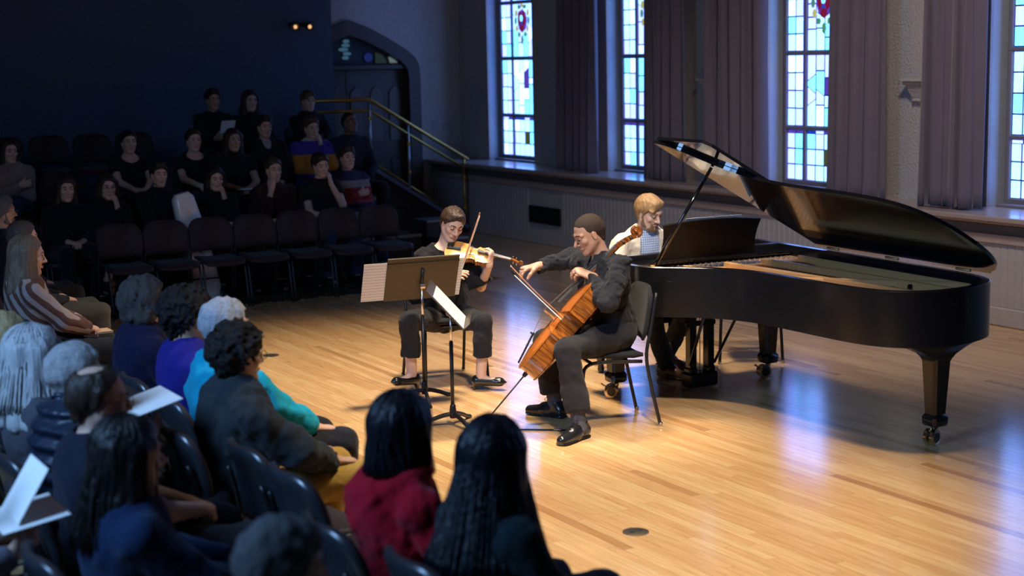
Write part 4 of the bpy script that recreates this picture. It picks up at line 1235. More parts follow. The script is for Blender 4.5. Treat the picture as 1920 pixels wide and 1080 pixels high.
def panel(mb, fx, nu=12, nv=8, th=0.03):
    """closed slab from a surface fx(u,v) -> (point, normal); front = material 0, rest 1"""
    fr = [[fx(-1 + 2 * i / nu, j / nv) for i in range(nu + 1)] for j in range(nv + 1)]
    vs = []; idx = {}
    for lay in (0, 1):
        for j in range(nv + 1):
            for i in range(nu + 1):
                p, n = fr[j][i]
                e = min(i, nu - i, j, nv - j)
                t = th * (0.5 if e == 0 else 1.0)
                idx[lay, j, i] = len(vs); vs.append(Vector(p) + Vector(n) * (t / 2 if lay == 0 else -t / 2))
    f0, f1 = [], []
    for j in range(nv):
        for i in range(nu):
            f0.append((idx[0, j, i], idx[0, j, i + 1], idx[0, j + 1, i + 1], idx[0, j + 1, i]))
            f1.append((idx[1, j, i], idx[1, j + 1, i], idx[1, j + 1, i + 1], idx[1, j, i + 1]))
    for i in range(nu):
        f1.append((idx[0, 0, i], idx[1, 0, i], idx[1, 0, i + 1], idx[0, 0, i + 1])); f1.append((idx[0, nv, i], idx[0, nv, i + 1], idx[1, nv, i + 1], idx[1, nv, i]))
    for j in range(nv):
        f1.append((idx[0, j, 0], idx[0, j + 1, 0], idx[1, j + 1, 0], idx[1, j, 0])); f1.append((idx[0, j, nu], idx[1, j, nu], idx[1, j + 1, nu], idx[0, j + 1, nu]))
    o = len(mb.v)
    mb.add(vs, f0 + f1)
    nb = nu * nv; mb.mi = [0] * nb + [1] * nb + [0] * (len(f1) - nb)
    return mb

# ---- audience chair (faces +Y)
def audience_chair():
    r = thing('audience_chair', 'brown padded audience chair in the seating', 'chair')
    def seatf(u, v):
        q = abs(u) ** 3
        x = u * (0.208 - 0.03 * (1 - v) * q - 0.018 * (v > .9)); y = -0.20 + 0.43 * v - 0.02 * q * (v > .8)
        z = 0.452 + 0.012 * u * u - 0.03 * max(0, v - 0.75) ** 2 / 0.0625 - 0.012 * math.sin(v * 2.6)
        return (x, y, z), (0, 0, 1)
    panel(MB(), seatf, 12, 8, 0.045).build('seat', [M_chbrown, M_chshell], r, True)
    def backf(u, v):
        w = 0.216 * (1 - 0.16 * max(0, v - 0.72) ** 2 / 0.0784 - 0.10 * max(0, 0.25 - v) ** 2 / 0.0625)
        x = u * w; vm = 1 - 0.10 * max(0, abs(u) - 0.55) ** 2 / 0.2025
        z = 0.515 + 0.315 * v * vm; y = -0.225 + 0.055 * u * u - 0.065 * v + 0.02 * math.sin(v * 3.1)
        return (x, y, z), (0.25 * -u, 1, 0.2)
    panel(MB(), backf, 14, 9, 0.040).build('backrest', [M_chbrown, M_chshell], r, True)
    for s in (-1, 1):
        MB().tube(catmull([(s * 0.205, 0.21, 0.0), (s * 0.205, 0.13, 0.41), (s * 0.200, 0.06, 0.435)], 3), 0.011, 6).build('leg', M_blk, r, True)
        MB().tube(catmull([(s * 0.210, -0.27, 0.0), (s * 0.208, -0.21, 0.42), (s * 0.200, -0.215, 0.56), (s * 0.18, -0.255, 0.70)], 3), 0.011, 6).build('leg', M_blk, r, True)
        MB().tube([(s * 0.205, 0.16, 0.30), (s * 0.209, -0.235, 0.24)], 0.008, 6).build('side_rail', M_blk, r, True)
    MB().tube([(-0.209, -0.235, 0.24), (0.209, -0.235, 0.24)], 0.008, 6).build('stretcher', M_blk, r, True)
    return r
CHAIR0 = audience_chair(); CH_USED = [False]
def put_chair(x, y, z, rz, label, group):
    if not CH_USED[0]: c = CHAIR0; CH_USED[0] = True
    else: c = copy_tree(CHAIR0)
    c.location = (x, y, z); c.rotation_euler = (0, 0, rz); c['label'] = label; c['group'] = group
    return c

# ---- musician's chair (faces +Y)
def player_chair(label):
    r = thing('player_chair', label, 'chair')
    def seatf(u, v):
        x = u * (0.225 - 0.02 * (v > .95) - 0.02 * (v < .05)); return (x, -0.20 + 0.42 * v, 0.445 + 0.012 * u * u + 0.02 * v), (0, 0, 1)
    panel(MB(), seatf, 10, 8, 0.045).build('seat', [M_pad, M_pad], r, True)
    def backf(u, v):
        w = 0.215 * (1 - 0.22 * max(0, v - 0.7) ** 2 / 0.09 - 0.16 * max(0, 0.2 - v) ** 2 / 0.04)
        return (u * w, -0.235 + 0.03 * u * u - 0.055 * v, 0.54 + 0.33 * v * (1 - 0.08 * max(0, abs(u) - .6) ** 2 / .16)), (0, 1, 0.15)
    panel(MB(), backf, 12, 8, 0.032).build('backrest', [M_pad, M_pad], r, True)
    for s in (-1, 1):
        MB().tube(catmull([(s * 0.235, 0.23, 0.0), (s * 0.222, 0.20, 0.30), (s * 0.212, 0.17, 0.405), (s * 0.21, 0.05, 0.425), (s * 0.21, -0.19, 0.415)], 4), 0.0115, 8).build('leg', M_blk, r, True)
        MB().tube(catmull([(s * 0.235, -0.30, 0.0), (s * 0.226, -0.235, 0.30), (s * 0.224, -0.215, 0.46), (s * 0.222, -0.245, 0.62), (s * 0.216, -0.285, 0.84)], 4), 0.0115, 8).build('leg', M_blk, r, True)
        for yy in (0.23, -0.30): MB().lathe([(0.014, 0), (0.014, 0.02), (0.011, 0.025)], (s * 0.235, yy, 0), (0, 0, 1), 8).build('foot_cap', M_steel, r)
    MB().tube([(-0.21, -0.10, 0.42), (0.21, -0.10, 0.42)], 0.010, 8).build('crossbar', M_blk, r, True)
    MB().tube([(-0.21, 0.14, 0.425), (0.21, 0.14, 0.425)], 0.010, 8).build('crossbar', M_blk, r, True)
    return r
def place(r, x, y, fwd):
    r.location = (x, y, 0); r.rotation_euler = (0, 0, math.atan2(fwd[1], fwd[0]) - math.pi / 2); return r
FC = Vector((-0.96, 0.28, 0)).normalized()         # the cellist faces this way
FV = Vector((-0.15, -0.99, 0)).normalized()        # the violinist
ch = player_chair('black padded player chair under the cellist'); place(ch, 5.28, 8.01, FC)
ch = player_chair('black padded player chair under the violinist'); place(ch, 5.05, 9.70, FV)

# ---- grand piano: local x across (treble 0 .. bass 1.54), y = -distance from the keyslip
PU, PV = Vector((0.998, -0.066, 0)), Vector((-0.066, -0.998, 0))
PO = Vector((5.586, 8.838, 0))
def PW(u, v, z): return PO + PU * u + PV * v + Vector((0, 0, z))
gp = thing('grand_piano', 'black concert grand piano with its lid raised on a prop', 'piano', PO, math.atan2(-0.066, 0.998))
ZT_, ZB_ = 0.96, 0.64
CON = [(.04, 0), (.04, .35), (.04, .66), (.065, .78), (.13, .875), (.22, .95), (.35, 1.07), (.455, 1.22), (.52, 1.42), (.548, 1.70), (.565, 2.0), (.60, 2.28), (.67, 2.46), (.80, 2.57), (.98, 2.61), (1.20, 2.585), (1.40, 2.48), (1.50, 2.33), (1.535, 2.12), (1.54, 1.6), (1.54, .8), (1.54, 0)]
cs = [Vector((p.x, p.y, 0)) for p in catmull([(u, v, 0) for u, v in CON], 4)]
def offs(path, d):
    out = []
    for i, p in enumerate(path):
        t = path[min(i + 1, len(path) - 1)] - path[max(i - 1, 0)]; t.normalize()
        n = Vector((t.y, -t.x, 0)); 
        out.append(p + n * d)
    return out
# path runs treble -> tail -> spine in (u,v); inward normal is +n for this direction
ctr_ = Vector((0.9, 1.2, 0))
INS = 1 if (offs(cs, 0.05)[4] - ctr_).length < (cs[4] - ctr_).length else -1
inn_ = offs(cs, 0.05 * INS)
def LY(p, z): return Vector((p.x, -p.y, z))
secs = []
for o_, i_ in zip(cs, inn_):
    secs.append([LY(o_, ZB_), LY(o_.lerp(i_, -0.02), ZT_ - 0.004), LY(o_.lerp(i_, 0.08), ZT_), LY(o_.lerp(i_, 0.92), ZT_), LY(i_, ZT_ - 0.004), LY(i_, ZB_)])
MB().loft(secs).build('case_rim', M_lacq2, gp, 'auto')
pol = [(p.x, -p.y) for p in offs(cs, 0.02 * INS)]
MB().prism(ccw(pol), ZB_ + 0.01, ZB_ + 0.03).build('case_bottom', M_lacq2, gp)
ri = [p for p in offs(cs, 0.049 * INS) if p.y > 0.30]
MB().prism(ccw([(p.x, -p.y) for p in ri]), 0.79, 0.80).build('soundboard', M_sound, gp)
MB().prism(ccw([(p.x, -p.y) for p in [q for q in offs(cs, 0.06 * INS) if q.y > 0.42]]), 0.850, 0.858).build('plate_web', M_gold, gp)
# iron plate: band round the edge plus struts and string bed
ro, rin = [p for p in offs(cs, 0.052 * INS) if p.y > 0.42], [p for p in offs(cs, 0.15 * INS) if p.y > 0.42]
k = min(len(ro), len(rin)); ro, rin = ro[:k], rin[:k]
MB().loft([[LY(a, 0.86), LY(a, 0.885), LY(b, 0.875), LY(b, 0.86)] for a, b in zip(ro, rin)]).build('plate_edge', M_gold, gp, 'auto')
MB().box((0.79, -0.56, 0.878), (1.40, 0.26, 0.02), ch=0.006).build('pin_block', M_gold, gp)
pins = MB()
for i in range(60):
    for j in range(3): pins.lathe([(0.0028, 0), (0.0028, 0.016)], (0.14 + 1.3 * i / 59, -0.50 - 0.045 * j - 0.02 * (i % 2), 0.885), (0, 0, 1), 5)
tag(pins.build('tuning_pins', M_steel, gp), kind='stuff')
for (u0, v0, u1, v1, w, h) in ((0.24, .66, 0.35, 0.98, .026, .045), (0.48, .66, 0.66, 2.16, .032, .055), (0.80, .66, 0.98, 2.46, .034, .055), (1.10, .66, 1.22, 2.46, .034, .055), (1.40, .66, 1.42, 2.30, .03, .05), (0.40, 1.05, 1.42, 2.20, .03, .045)):
    d = Vector((u1 - u0, -(v1 - v0), 0)); L_ = d.length; 
    R_ = Matrix.Rotation(math.atan2(d.y, d.x), 3, 'Z')
    MB().box(((u0 + u1) / 2, -(v0 + v1) / 2, 0.895), (L_, w, h), R_, ch=0.008).build('plate_strut', M_gold, gp)
strg = MB()
for i in range(70):
    u0 = 0.16 + 1.26 * i / 69
    if i < 48: u1 = u0 + 0.16; 
    else: u1 = u0 - 0.55
    v1 = 0.95
    for v in np.arange(0.9, 2.5, 0.02):
        q = u0 + (u1 - u0) * (v - .66) / (2.4 - .66)
        lim = [p for p in inn_ if abs(p.y - v) < 0.08 and p.x < 1.1]
        if (lim and q < max(p.x for p in lim) + 0.13) or q > 1.42: break
        v1 = v
    p0 = Vector((u0, -0.66, 0.870 if i < 48 else 0.880)); p1 = Vector((u0 + (u1 - u0) * (v1 - .66) / (2.4 - .66), -v1, p0.z))
    strg.tube([p0, p1], 0.0014 if i < 48 else 0.0032, 4)
tag(strg.build('strings', M_copper, gp), kind='stuff')
for u, v in ((0.98, 2.28), (0.62, 1.95)):
    MB().lathe([(0.016, 0), (0.016, 0.05), (0.011, 0.06), (0.0, 0.062)], (u, -v, 0.89), (0, 0, 1), 10).build('plate_bolt', M_lacq, gp)
# keyboard end
MB().box((0.79, -0.16, 0.655), (1.44, 0.33, 0.05)).build('key_bed', M_lacq2, gp)
MB().box((0.79, -0.012, 0.69), (1.42, 0.025, 0.07), ch=0.004).build('key_slip', M_lacq2, gp)
for u in (0.10, 1.48): MB().box((u, -0.11, 0.76), (0.07, 0.2, 0.14), ch=0.008).build('cheek_block', M_lacq2, gp)
kb = MB()
for i in range(52): kb.box((0.155 + 1.23 * (i + .5) / 52, -0.10, 0.725), (1.23 / 52 - 0.001, 0.15, 0.02))
tag(kb.build('white_keys', mat('ivory', (0.75, 0.72, 0.66), 0.3), gp), kind='stuff')
kb = MB()
for i in range(51):
    if (i % 7) in (1, 4): continue
    kb.box((0.155 + 1.23 * (i + 1) / 52, -0.128, 0.741), (0.011, 0.095, 0.013))
tag(kb.build('black_keys', M_lacq, gp), kind='stuff')
MB().box((0.79, -0.215, 0.83), (1.40, 0.025, 0.20), Matrix.Rotation(0.12, 3, 'X'), ch=0.006).build('fallboard', M_lacq, gp)
MB().box((0.79, -0.275, 0.935), (1.40, 0.07, 0.05), ch=0.006).build('stretcher', M_lacq2, gp)
MB().box((0.79, -0.40, 0.915), (1.42, 0.14, 0.02), ch=0.004).build('music_shelf', M_lacq, gp)
# music desk
md = [(-.385, 0), (.385, 0)] + [(.385 - .022 * math.sin(t * math.pi), .25 * t) for t in np.linspace(0.1, 1, 8)] + [(.375 * x, .25 + .022 * (1 - x * x)) for x in np.linspace(.95, -.95, 9)] + [(-.385 + .022 * math.sin(t * math.pi), .25 * t) for t in np.linspace(1, 0.1, 8)]
Mdk = Matrix.Translation((0.75, -0.52, 0.945)) @ Matrix.Rotation(math.radians(106), 4, 'X')
MB().prism(ccw(md), -0.009, 0.009, Mdk).build('music_desk', mat('desk_black', (0.005, 0.005, 0.006), 0.45, spec=0.25), gp)
# lid: hinged along the bass side
TH = math.radians(30)
ML = Matrix.Translation((1.54, 0, 0.975)) @ Matrix.Rotation(TH, 4, 'Y')          # closed lid lies along -x
def lidpoly(ext=0.018):
    P_ = [p for p in offs(cs, -ext * INS) if p.y > 0.70]
    P_ = [Vector((p.x if p.x < 1.5 else 1.54, p.y, 0)) for p in P_]
    return [(P_[0].x, -0.70)] + [(p.x, -p.y) for p in P_] + [(1.54, -0.70)]
lp = [(x - 1.54, y) for x, y in lidpoly()]
MB().prism(ccw(lp), 0.0, 0.022, ML).build('lid', M_lacq, gp)
fp = [(-1.52, -.72), (-1.52, -1.24), (-1.47, -1.28), (-0.02, -1.28), (-0.02, -.72)]
MB().prism(ccw(fp), 0.0245, 0.045, ML).build('lid_flap', M_lacq, gp)
for v in (.85, 1.45, 2.1): MB().tube([(1.545, -v - .06, .972), (1.545, -v + .06, .972)], 0.009, 8).build('hinge', M_gold, gp, True)
ptop = ML @ Vector((-1.22, -0.98, -0.005)); pbot = Vector((0.135, -0.835, 0.95))
MB().tube([pbot, ptop], [0.013, 0.011], 8, flat=((0, 1, 0), 1.0)).build('lid_prop', M_lacq, gp, True)
MB().box(pbot + Vector((0, 0, 0.012)), (0.035, 0.03, 0.012), ch=0.004).build('prop_socket', M_gold, gp)
# legs, casters
M_caster = mat('caster_brass', (0.66, 0.52, 0.34), 0.2, 1.0)
M_tyre = mat('caster_tyre', (0.03, 0.028, 0.026), 0.4)
def piano_leg(u, v, big=False, ang=0.0):
    x, y = u, -v
    def sq(h, a, b=None):
        b = b or a; c = min(a, b) * 0.3
        return [Vector((x + p * a + 0, y + q * b, h)) for p, q in ((-1 + .3, -1), (1 - .3, -1), (1, -1 + .3), (1, 1 - .3), (1 - .3, 1), (-1 + .3, 1), (-1, 1 - .3), (-1, -1 + .3))]
    rg = [sq(0.115, .052), sq(0.125, .06), sq(0.165, .062), sq(0.185, .048), sq(0.50, .066)]
    if big: rg += [sq(0.52, .075, .075), sq(0.545, .10, .085), sq(0.575, .17, .09), sq(0.60, .23, .10), sq(0.615, .235, .10), sq(0.645, .255, .115)]
    else: rg += [sq(0.52, .074), sq(0.56, .085), sq(0.645, .095)]
    lg = MB().loft(rg).build('leg', M_lacq2, gp, 'auto')
    dx, dy = math.cos(ang), math.sin(ang)
    ax = Vector((-dy, dx, 0)); c = Vector((x + dx * 0.03, y + dy * 0.03, 0.049))
    for s in (-1, 1):
        w = MB().lathe([(0.012, -0.012), (0.042, -0.013), (0.049, -0.009), (0.049, 0.009), (0.042, 0.013), (0.012, 0.012)], c + ax * (s * 0.021), ax, 18).build('caster_wheel', M_caster, lg, 'auto')
        MB().lathe([(0.010, -0.015), (0.030, -0.015), (0.030, 0.015), (0.010, 0.015)], c + ax * (s * 0.021), ax, 14).build('caster_hub', M_tyre, lg)
    MB().tube([Vector((x, y, 0.125)), Vector((x, y, 0.09)), c], [0.022, 0.02, 0.012], 8).build('caster_fork', M_caster, lg, True)
    MB().tube([c + ax * .0 + Vector((dx * .04, dy * .04, .03)), c + Vector((dx * .07, dy * .07, .05))], 0.006, 6).build('caster_brake', M_caster, lg)
piano_leg(0.16, 0.30, False, 2.6); piano_leg(1.41, 0.30, False, 2.9); piano_leg(1.125, 2.35, True, 3.4)
# lyre with pedals and braces
ly = MB().box((0.835, -0.30, 0.06), (0.235, 0.12, 0.10), ch=0.012).build('lyre_box', M_lacq2, gp)
for s in (-1, 1):
    MB().loft([[Vector((0.835 + s * 0.075 + a * .024, -0.30 + b * .028, z)) for a, b in ((-1, -1), (1, -1), (1, 1), (-1, 1))] for z in (0.10, 0.14, 0.63)]).build('lyre_post', M_lacq2, gp)
    MB().box((0.835 + s * 0.075, -0.30, 0.125), (0.07, 0.075, 0.04), ch=0.01).build('lyre_block', M_lacq2, gp)
    MB().tube([(0.835 + s * 0.10, -0.33, 0.17), (0.835 + s * 0.15, -0.62, 0.64)], 0.011, 6).build('lyre_brace', M_lacq2, gp)
MB().box((0.835, -0.30, 0.45), (0.25, 0.03, 0.035), ch=0.006).build('lyre_rail', M_lacq2, gp)
for s in (-1, 0, 1):
    MB().tube([(0.835 + s * 0.03, -0.30, 0.10), (0.835 + s * 0.03, -0.30, 0.64)], 0.0035, 6).build('pedal_rod', M_caster, gp)
    MB().box((0.835 + s * 0.06, -0.20, 0.045), (0.026, 0.12, 0.012), ch=0.004).build('pedal', M_caster, gp)
# sheets on the piano desk
for k in range(2):
    p = PW(0.70 + 0.22 * k, 0.515, 0)
    sh_ = MB().box((0, -0.036, 0.138), (0.215, 0.003, 0.278), Matrix.Rotation(math.radians(16), 3, 'X')).build('music_sheet', M_paper, None)
    sh_.location = PW(0.66 + 0.225 * k, 0.495, 0.945); sh_.rotation_euler = (0, 0, math.atan2(-0.066, 0.998))
    tag(sh_, ('white music page on the piano desk, closer to the lid prop', 'white music page on the piano desk, farther from the lid prop')[k], 'sheet music', 'pages on the piano desk')

# ---- piano bench
bn = thing('piano_bench', 'black padded piano bench under the pianist', 'bench', PW(0.80, -0.36, 0), math.atan2(-0.066, 0.998))
def bseat(u, v): return (u * 0.38, -0.17 + 0.34 * v, 0.475 + 0.012 * (1 - u * u)), (0, 0, 1)
panel(MB(), bseat, 10, 6, 0.06).build('seat', [M_pad, M_pad], bn, True)
MB().box((0, 0, 0.41), (0.70, 0.30, 0.08), ch=0.006).build('apron', M_lacq2, bn)
for a in (-1, 1):
    for b in (-1, 1): MB().lathe([(0.018, 0), (0.026, 0.03), (0.018, 0.07), (0.032, 0.10), (0.036, 0.40)], (a * 0.31, b * 0.125, 0), (0, 0, 1), 12).build('leg', M_lacq2, bn, True)
# spare chair behind the piano
sc_ = player_chair('empty black player chair standing behind the piano, only its legs showing')
p1, p2, p3 = atz(1368, 684), atz(1386, 662), atz(1487, 665)
c_ = (p1 + p3) / 2 + Vector((-0.05, 0.12, 0)); place(sc_, c_.x, c_.y, (-0.5, -0.87))

# ---- music stands
def stand(label, base, height, nrm, tilt, rz_leg):
    """nrm: horizontal direction the desk faces"""
    r = thing('music_stand', label, 'music stand', (base[0], base[1], 0))
    for k in range(3):
        a = rz_leg + k * 2 * math.pi / 3; d = Vector((math.cos(a), math.sin(a), 0))
        MB().tube(catmull([d * 0.0 + Vector((0, 0, 0.075)), d * 0.05 + Vector((0, 0, 0.07)), d * 0.13 + Vector((0, 0, 0.045)), d * 0.21 + Vector((0, 0, 0.012)), d * 0.235 + Vector((0, 0, 0.010))], 4), [0.014] * 12 + [0.016] * 4 + [0.012], 8).build('foot', M_blk, r, True)
    MB().lathe([(0.02, 0.05), (0.024, 0.08), (0.018, 0.13), (0.013, 0.14)], (0, 0, 0), (0, 0, 1), 12).build('hub', M_blk, r, True)
    MB().tube([(0, 0, 0.08), (0, 0, height * 0.74)], 0.0125, 10).build('pole', M_blk, r, True)
    MB().tube([(0, 0, height * 0.70), (0, 0, height - 0.01)], 0.0085, 10).build('inner_pole', M_steel, r, True)
    n = Vector((nrm[0], nrm[1], 0)).normalized(); w = Vector((0, 0, 1)).cross(n).normalized()
    upv = (Vector((0, 0, 1)) * math.cos(tilt) - n * math.sin(tilt)).normalized()     # desk leans back, away from the reader
    nn = w.cross(upv); nn = nn if nn.dot(n) > 0 else -nn
    R_ = Matrix((w, upv, nn)).transposed()
    c = Vector((0, 0, height)) - nn * 0.0
    dsk = MB().box(c + nn * 0.014 + upv * 0.05, (0.505, 0.325, 0.004), R_).build('desk', M_desk, r)
    MB().box(c + nn * 0.040 + upv * (0.05 - 0.165), (0.505, 0.004, 0.055), R_).build('desk_tray', M_desk, r)
    MB().box(c + nn * 0.010 + upv * 0.207, (0.505, 0.012, 0.012), R_, ch=0.003).build('desk_rim', M_desk, r)
    MB().box(c + nn * 0.008 + upv * 0.17, (0.505, 0.006, 0.008), R_).build('desk_crease', M_desk, r)
    MB().tube([c - upv * 0.03 - nn * 0.004, c + upv * 0.12 + nn * 0.006], 0.011, 8).build('tilt_bracket', M_blk, r, True)
    MB().lathe([(0.02, -0.016), (0.02, 0.016)], c - nn * 0.012, w, 12).build('tilt_knob', M_steel, r, 'auto')
    return r, R_, c + Vector((base[0], base[1], 0)), nn, upv, w
M_desk = mat('desk_bronze', (0.042, 0.030, 0.017), 0.45, 0.15)
def sheetmat():
    mt, nt, b = _new('music_paper')
    tc = _n(nt, 'ShaderNodeTexCoord'); sp = _n(nt, 'ShaderNodeSeparateXYZ'); nt.links.new(tc.outputs['Generated'], sp.inputs[0])
    wv = _n(nt, 'ShaderNodeTexWave', wave_type='BANDS', bands_direction='Y'); wv.inputs['Scale'].default_value = 4.2
    nt.links.new(tc.outputs['Generated'], wv.inputs['Vector'])
    nz = _n(nt, 'ShaderNodeTexNoise'); nz.inputs['Scale'].default_value = 45; nt.links.new(tc.outputs['Generated'], nz.inputs['Vector'])
    m1 = _n(nt, 'ShaderNodeMath', operation='MULTIPLY'); nt.links.new(wv.outputs['Fac'], m1.inputs[0]); nt.links.new(nz.outputs['Fac'], m1.inputs[1])
    rp = _n(nt, 'ShaderNodeValToRGB'); rp.color_ramp.elements[0].position = 0.38; rp.color_ramp.elements[1].position = 0.52
    rp.color_ramp.elements[0].color = (0.56, 0.54, 0.53, 1); rp.color_ramp.elements[1].color = (0.30, 0.29, 0.29, 1)
    nt.links.new(m1.outputs[0], rp.inputs['Fac']); nt.links.new(rp.outputs[0], b.inputs['Base Color']); b.inputs['Roughness'].default_value = 0.8
    return mt
M_music = sheetmat()
def sheet(R_, c, off, size, label, grp='music pages on the stands'):
    o = MB().box((0, 0, 0), (size[0], size[1], 0.0022)).build('music_sheet', M_music)
    m4 = R_.to_4x4(); m4.translation = c + R_ @ Vector(off); o.matrix_world = m4
    return tag(o, label, 'sheet music', grp)
b1 = atz(797, 752)
r1, R1, c1, n1, u1, w1 = stand('bronze-backed music stand in front of the violinist', (b1.x, b1.y), near(801, 535, (b1.x, b1.y, 0.95)).z, (-FV.x, -FV.y), math.radians(24), 0.2)
sgn = 1 if w1.dot(CAM_R) > 0 else -1
sheet(R1, c1, (-sgn * 0.30, 0.035, 0.019), (0.22, 0.29), 'white music page jutting from the left side of the violinist\'s stand')
sheet(R1, c1, (-sgn * 0.06, 0.035, 0.022), (0.23, 0.29), 'music page resting in the middle of the violinist\'s stand')
sheet(R1, c1, (sgn * 0.175, 0.035, 0.019), (0.22, 0.29), 'white music page showing at the right edge of the violinist\'s stand')
b2 = atz(850, 798)
cn = Vector((0.84, -0.53, 0)).normalized(); 
r2, R2_, c2, n2, u2, w2 = stand('black music stand seen edge-on in front of the cellist', (b2.x, b2.y), near(852, 585, (b2.x, b2.y, 0.85)).z, (0.865, -0.50), math.radians(42), 0.6)
sheet(R2_, c2, (-0.115, 0.025, 0.019), (0.225, 0.27), 'open white music page on the cellist\'s stand, on its far half')
sheet(R2_, c2, (0.115, 0.025, 0.019), (0.225, 0.27), 'open white music page on the cellist\'s stand, on its near half')

# ---- violin family
M_var = mat('varnish', (0.36, 0.10, 0.014), 0.24, 0, 0.35, 3, coat=0.5, stretch=(2, 2, 2))
M_var_l = mat('varnish_light', (0.58, 0.27, 0.075), 0.24, 0, 0.35, 6, coat=0.5)
def flame():
    mt, nt, b = _new('flamed_maple')
    tc = _n(nt, 'ShaderNodeTexCoord'); mp = _n(nt, 'ShaderNodeMapping'); mp.inputs['Scale'].default_value = (3.0, 42, 5.0); mp.inputs['Rotation'].default_value = (0.15, 0, 0.1)
    nt.links.new(tc.outputs['Object'], mp.inputs['Vector'])
    nz = _n(nt, 'ShaderNodeTexNoise'); nz.inputs['Scale'].default_value = 1.8; nz.inputs['Detail'].default_value = 4; nz.inputs['Distortion'].default_value = 0.5
    nt.links.new(mp.outputs[0], nz.inputs['Vector'])
    rp = _n(nt, 'ShaderNodeValToRGB'); rp.color_ramp.elements[0].position = 0.36; rp.color_ramp.elements[1].position = 0.66
    rp.color_ramp.elements[0].color = (0.105, 0.026, 0.005, 1); rp.color_ramp.elements[1].color = (0.33, 0.105, 0.016, 1)
    nt.links.new(nz.outputs['Fac'], rp.inputs['Fac']); nt.links.new(rp.outputs[0], b.inputs['Base Color'])
    b.inputs['Roughness'].default_value = 0.22; b.inputs['Coat Weight'].default_value = 0.5
    return mt
M_flame = flame()
M_ebony = mat('ebony', (0.015, 0.013, 0.014), 0.35)
M_ebony_l = mat('ebony_polished', (0.06, 0.06, 0.065), 0.25)
M_str = mat('string_steel', (0.35, 0.33, 0.31), 0.35, 0.9)
M_bowhair = mat('bow_hair', (0.72, 0.64, 0.55), 0.5)
M_bowst = mat('bow_stick', (0.30, 0.11, 0.04), 0.3, coat=0.4)
def fiddle(name, label, cat, M4, S, depth, varn, neckl=0.275, endpin=0.0, chin=False):
    """cello-proportioned body, local y up the neck, z out of the front; S scales (1 = cello)"""
    r = thing(name, label, cat); r.matrix_world = M4
    half = [(0, 0), (.07, .001), (.13, .016), (.185, .06), (.215, .13), (.218, .20), (.205, .265), (.197, .30), (.212, .328), (.175, .336), (.140, .365), (.121, .415), (.128, .462), (.150, .494), (.182, .505), (.163, .535), (.168, .575), (.172, .615), (.162, .67), (.128, .72), (.075, .748), (0, .755)]
    rt = [Vector((x * S, y * S, 0)) for x, y in half]
    lo_, mid_, up_ = rt[:9], rt[8:15], rt[14:]
    hp = catmull(lo_, 3)[:-1] + catmull(mid_, 3)[:-1] + catmull(up_, 3)
    outl = hp + [Vector((-p.x, p.y, 0)) for p in hp[-2:0:-1]]
    def ring(sc, z):
        c = Vector((0, 0.38 * S, 0)); 
        return [Vector((c.x + (p.x - c.x) * sc, c.y + (p.y - c.y) * (1 - (1 - sc) * 0.6), z)) for p in outl]
    D = depth; o = 1.0 + 0.008 / (0.2)
    MB().loft([ring(1, 0.003 * S), ring(1, D)], True, False).build('ribs', M_flame, r, 'auto')
    t = 0.006 * S
    ar = 0.030 * S
    MB().loft([ring(1.0, D - t * .2), ring(1.03, D), ring(1.03, D + t), ring(0.97, D + t * 1.1), ring(0.8, D + t + ar * .35), ring(0.5, D + t + ar * .8), ring(0.2, D + t + ar)]).build('front_plate', varn, r, 'auto')
    MB().loft([ring(0.2, -t - ar), ring(0.5, -t - ar * .8), ring(0.8, -t - ar * .35), ring(0.97, -t * 1.1), ring(1.03, -t), ring(1.03, 0), ring(1.0, t * .2)]).build('back_plate', M_flame, r, 'auto')
    for s in (-1, 1):   # f-holes
        pts = [Vector((s * x * S, y * S, D + t + ar * z)) for x, y, z in ((.050, .345, .78), (.062, .335, .72), (.070, .35, .66), (.066, .39, .66), (.060, .43, .70), (.052, .46, .76), (.046, .475, .80), (.040, .465, .84))]
        MB().tube(catmull(pts, 3), [0.004 * S] * 1 + [0.0062 * S] * 20 + [0.004 * S], 6).build('sound_hole', M_ebony, r)
    zb = D + t + ar
    bh = 0.085 * S if not chin else 0.075 * S
    br = [(-.045, 0), (-.03, 0), (-.02, .35 * .09), (.02, .35 * .09), (.03, 0), (.045, 0), (.038, .07), (.02, .088), (-.02, .088), (-.038, .07)]
    MB().prism(ccw([(x * S, y * S * bh / (0.088 * S)) for x, y in br]), -0.004 * S, 0.004 * S, Matrix.Translation((0, 0.395 * S, zb - 0.003 * S)) @ Matrix.Rotation(math.pi / 2, 4, 'X')).build('bridge', M_var_l, r)
    ny = (0.755 + neckl) * S; zf0, zf1 = D + 0.072 * S, D + 0.022 * S
    fy0 = 0.50 * S
    def fb(y, w, z, h): return [Vector((-w, y, z)), Vector((w, y, z)), Vector((w, y, z + h * .6)), Vector((w * .5, y, z + h)), Vector((-w * .5, y, z + h)), Vector((-w, y, z + h * .6))]
    MB().loft([fb(fy0, 0.031 * S, zf0, 0.016 * S), fb(ny, 0.017 * S, zf1, 0.014 * S)]).build('fingerboard', M_ebony_l, r)
    MB().loft([[Vector((math.cos(a) * w, y, z + math.sin(a) * h)) for a in [math.pi + math.pi * k / 8 for k in range(9)]] for y, w, z, h in ((0.735 * S, .028 * S, zf0 * .55 + zf1 * .45, .055 * S), (0.80 * S, .022 * S, zf0 * .4 + zf1 * .6, .026 * S), (ny, .018 * S, zf1, .022 * S))]).build('neck', M_flame, r, 'auto')
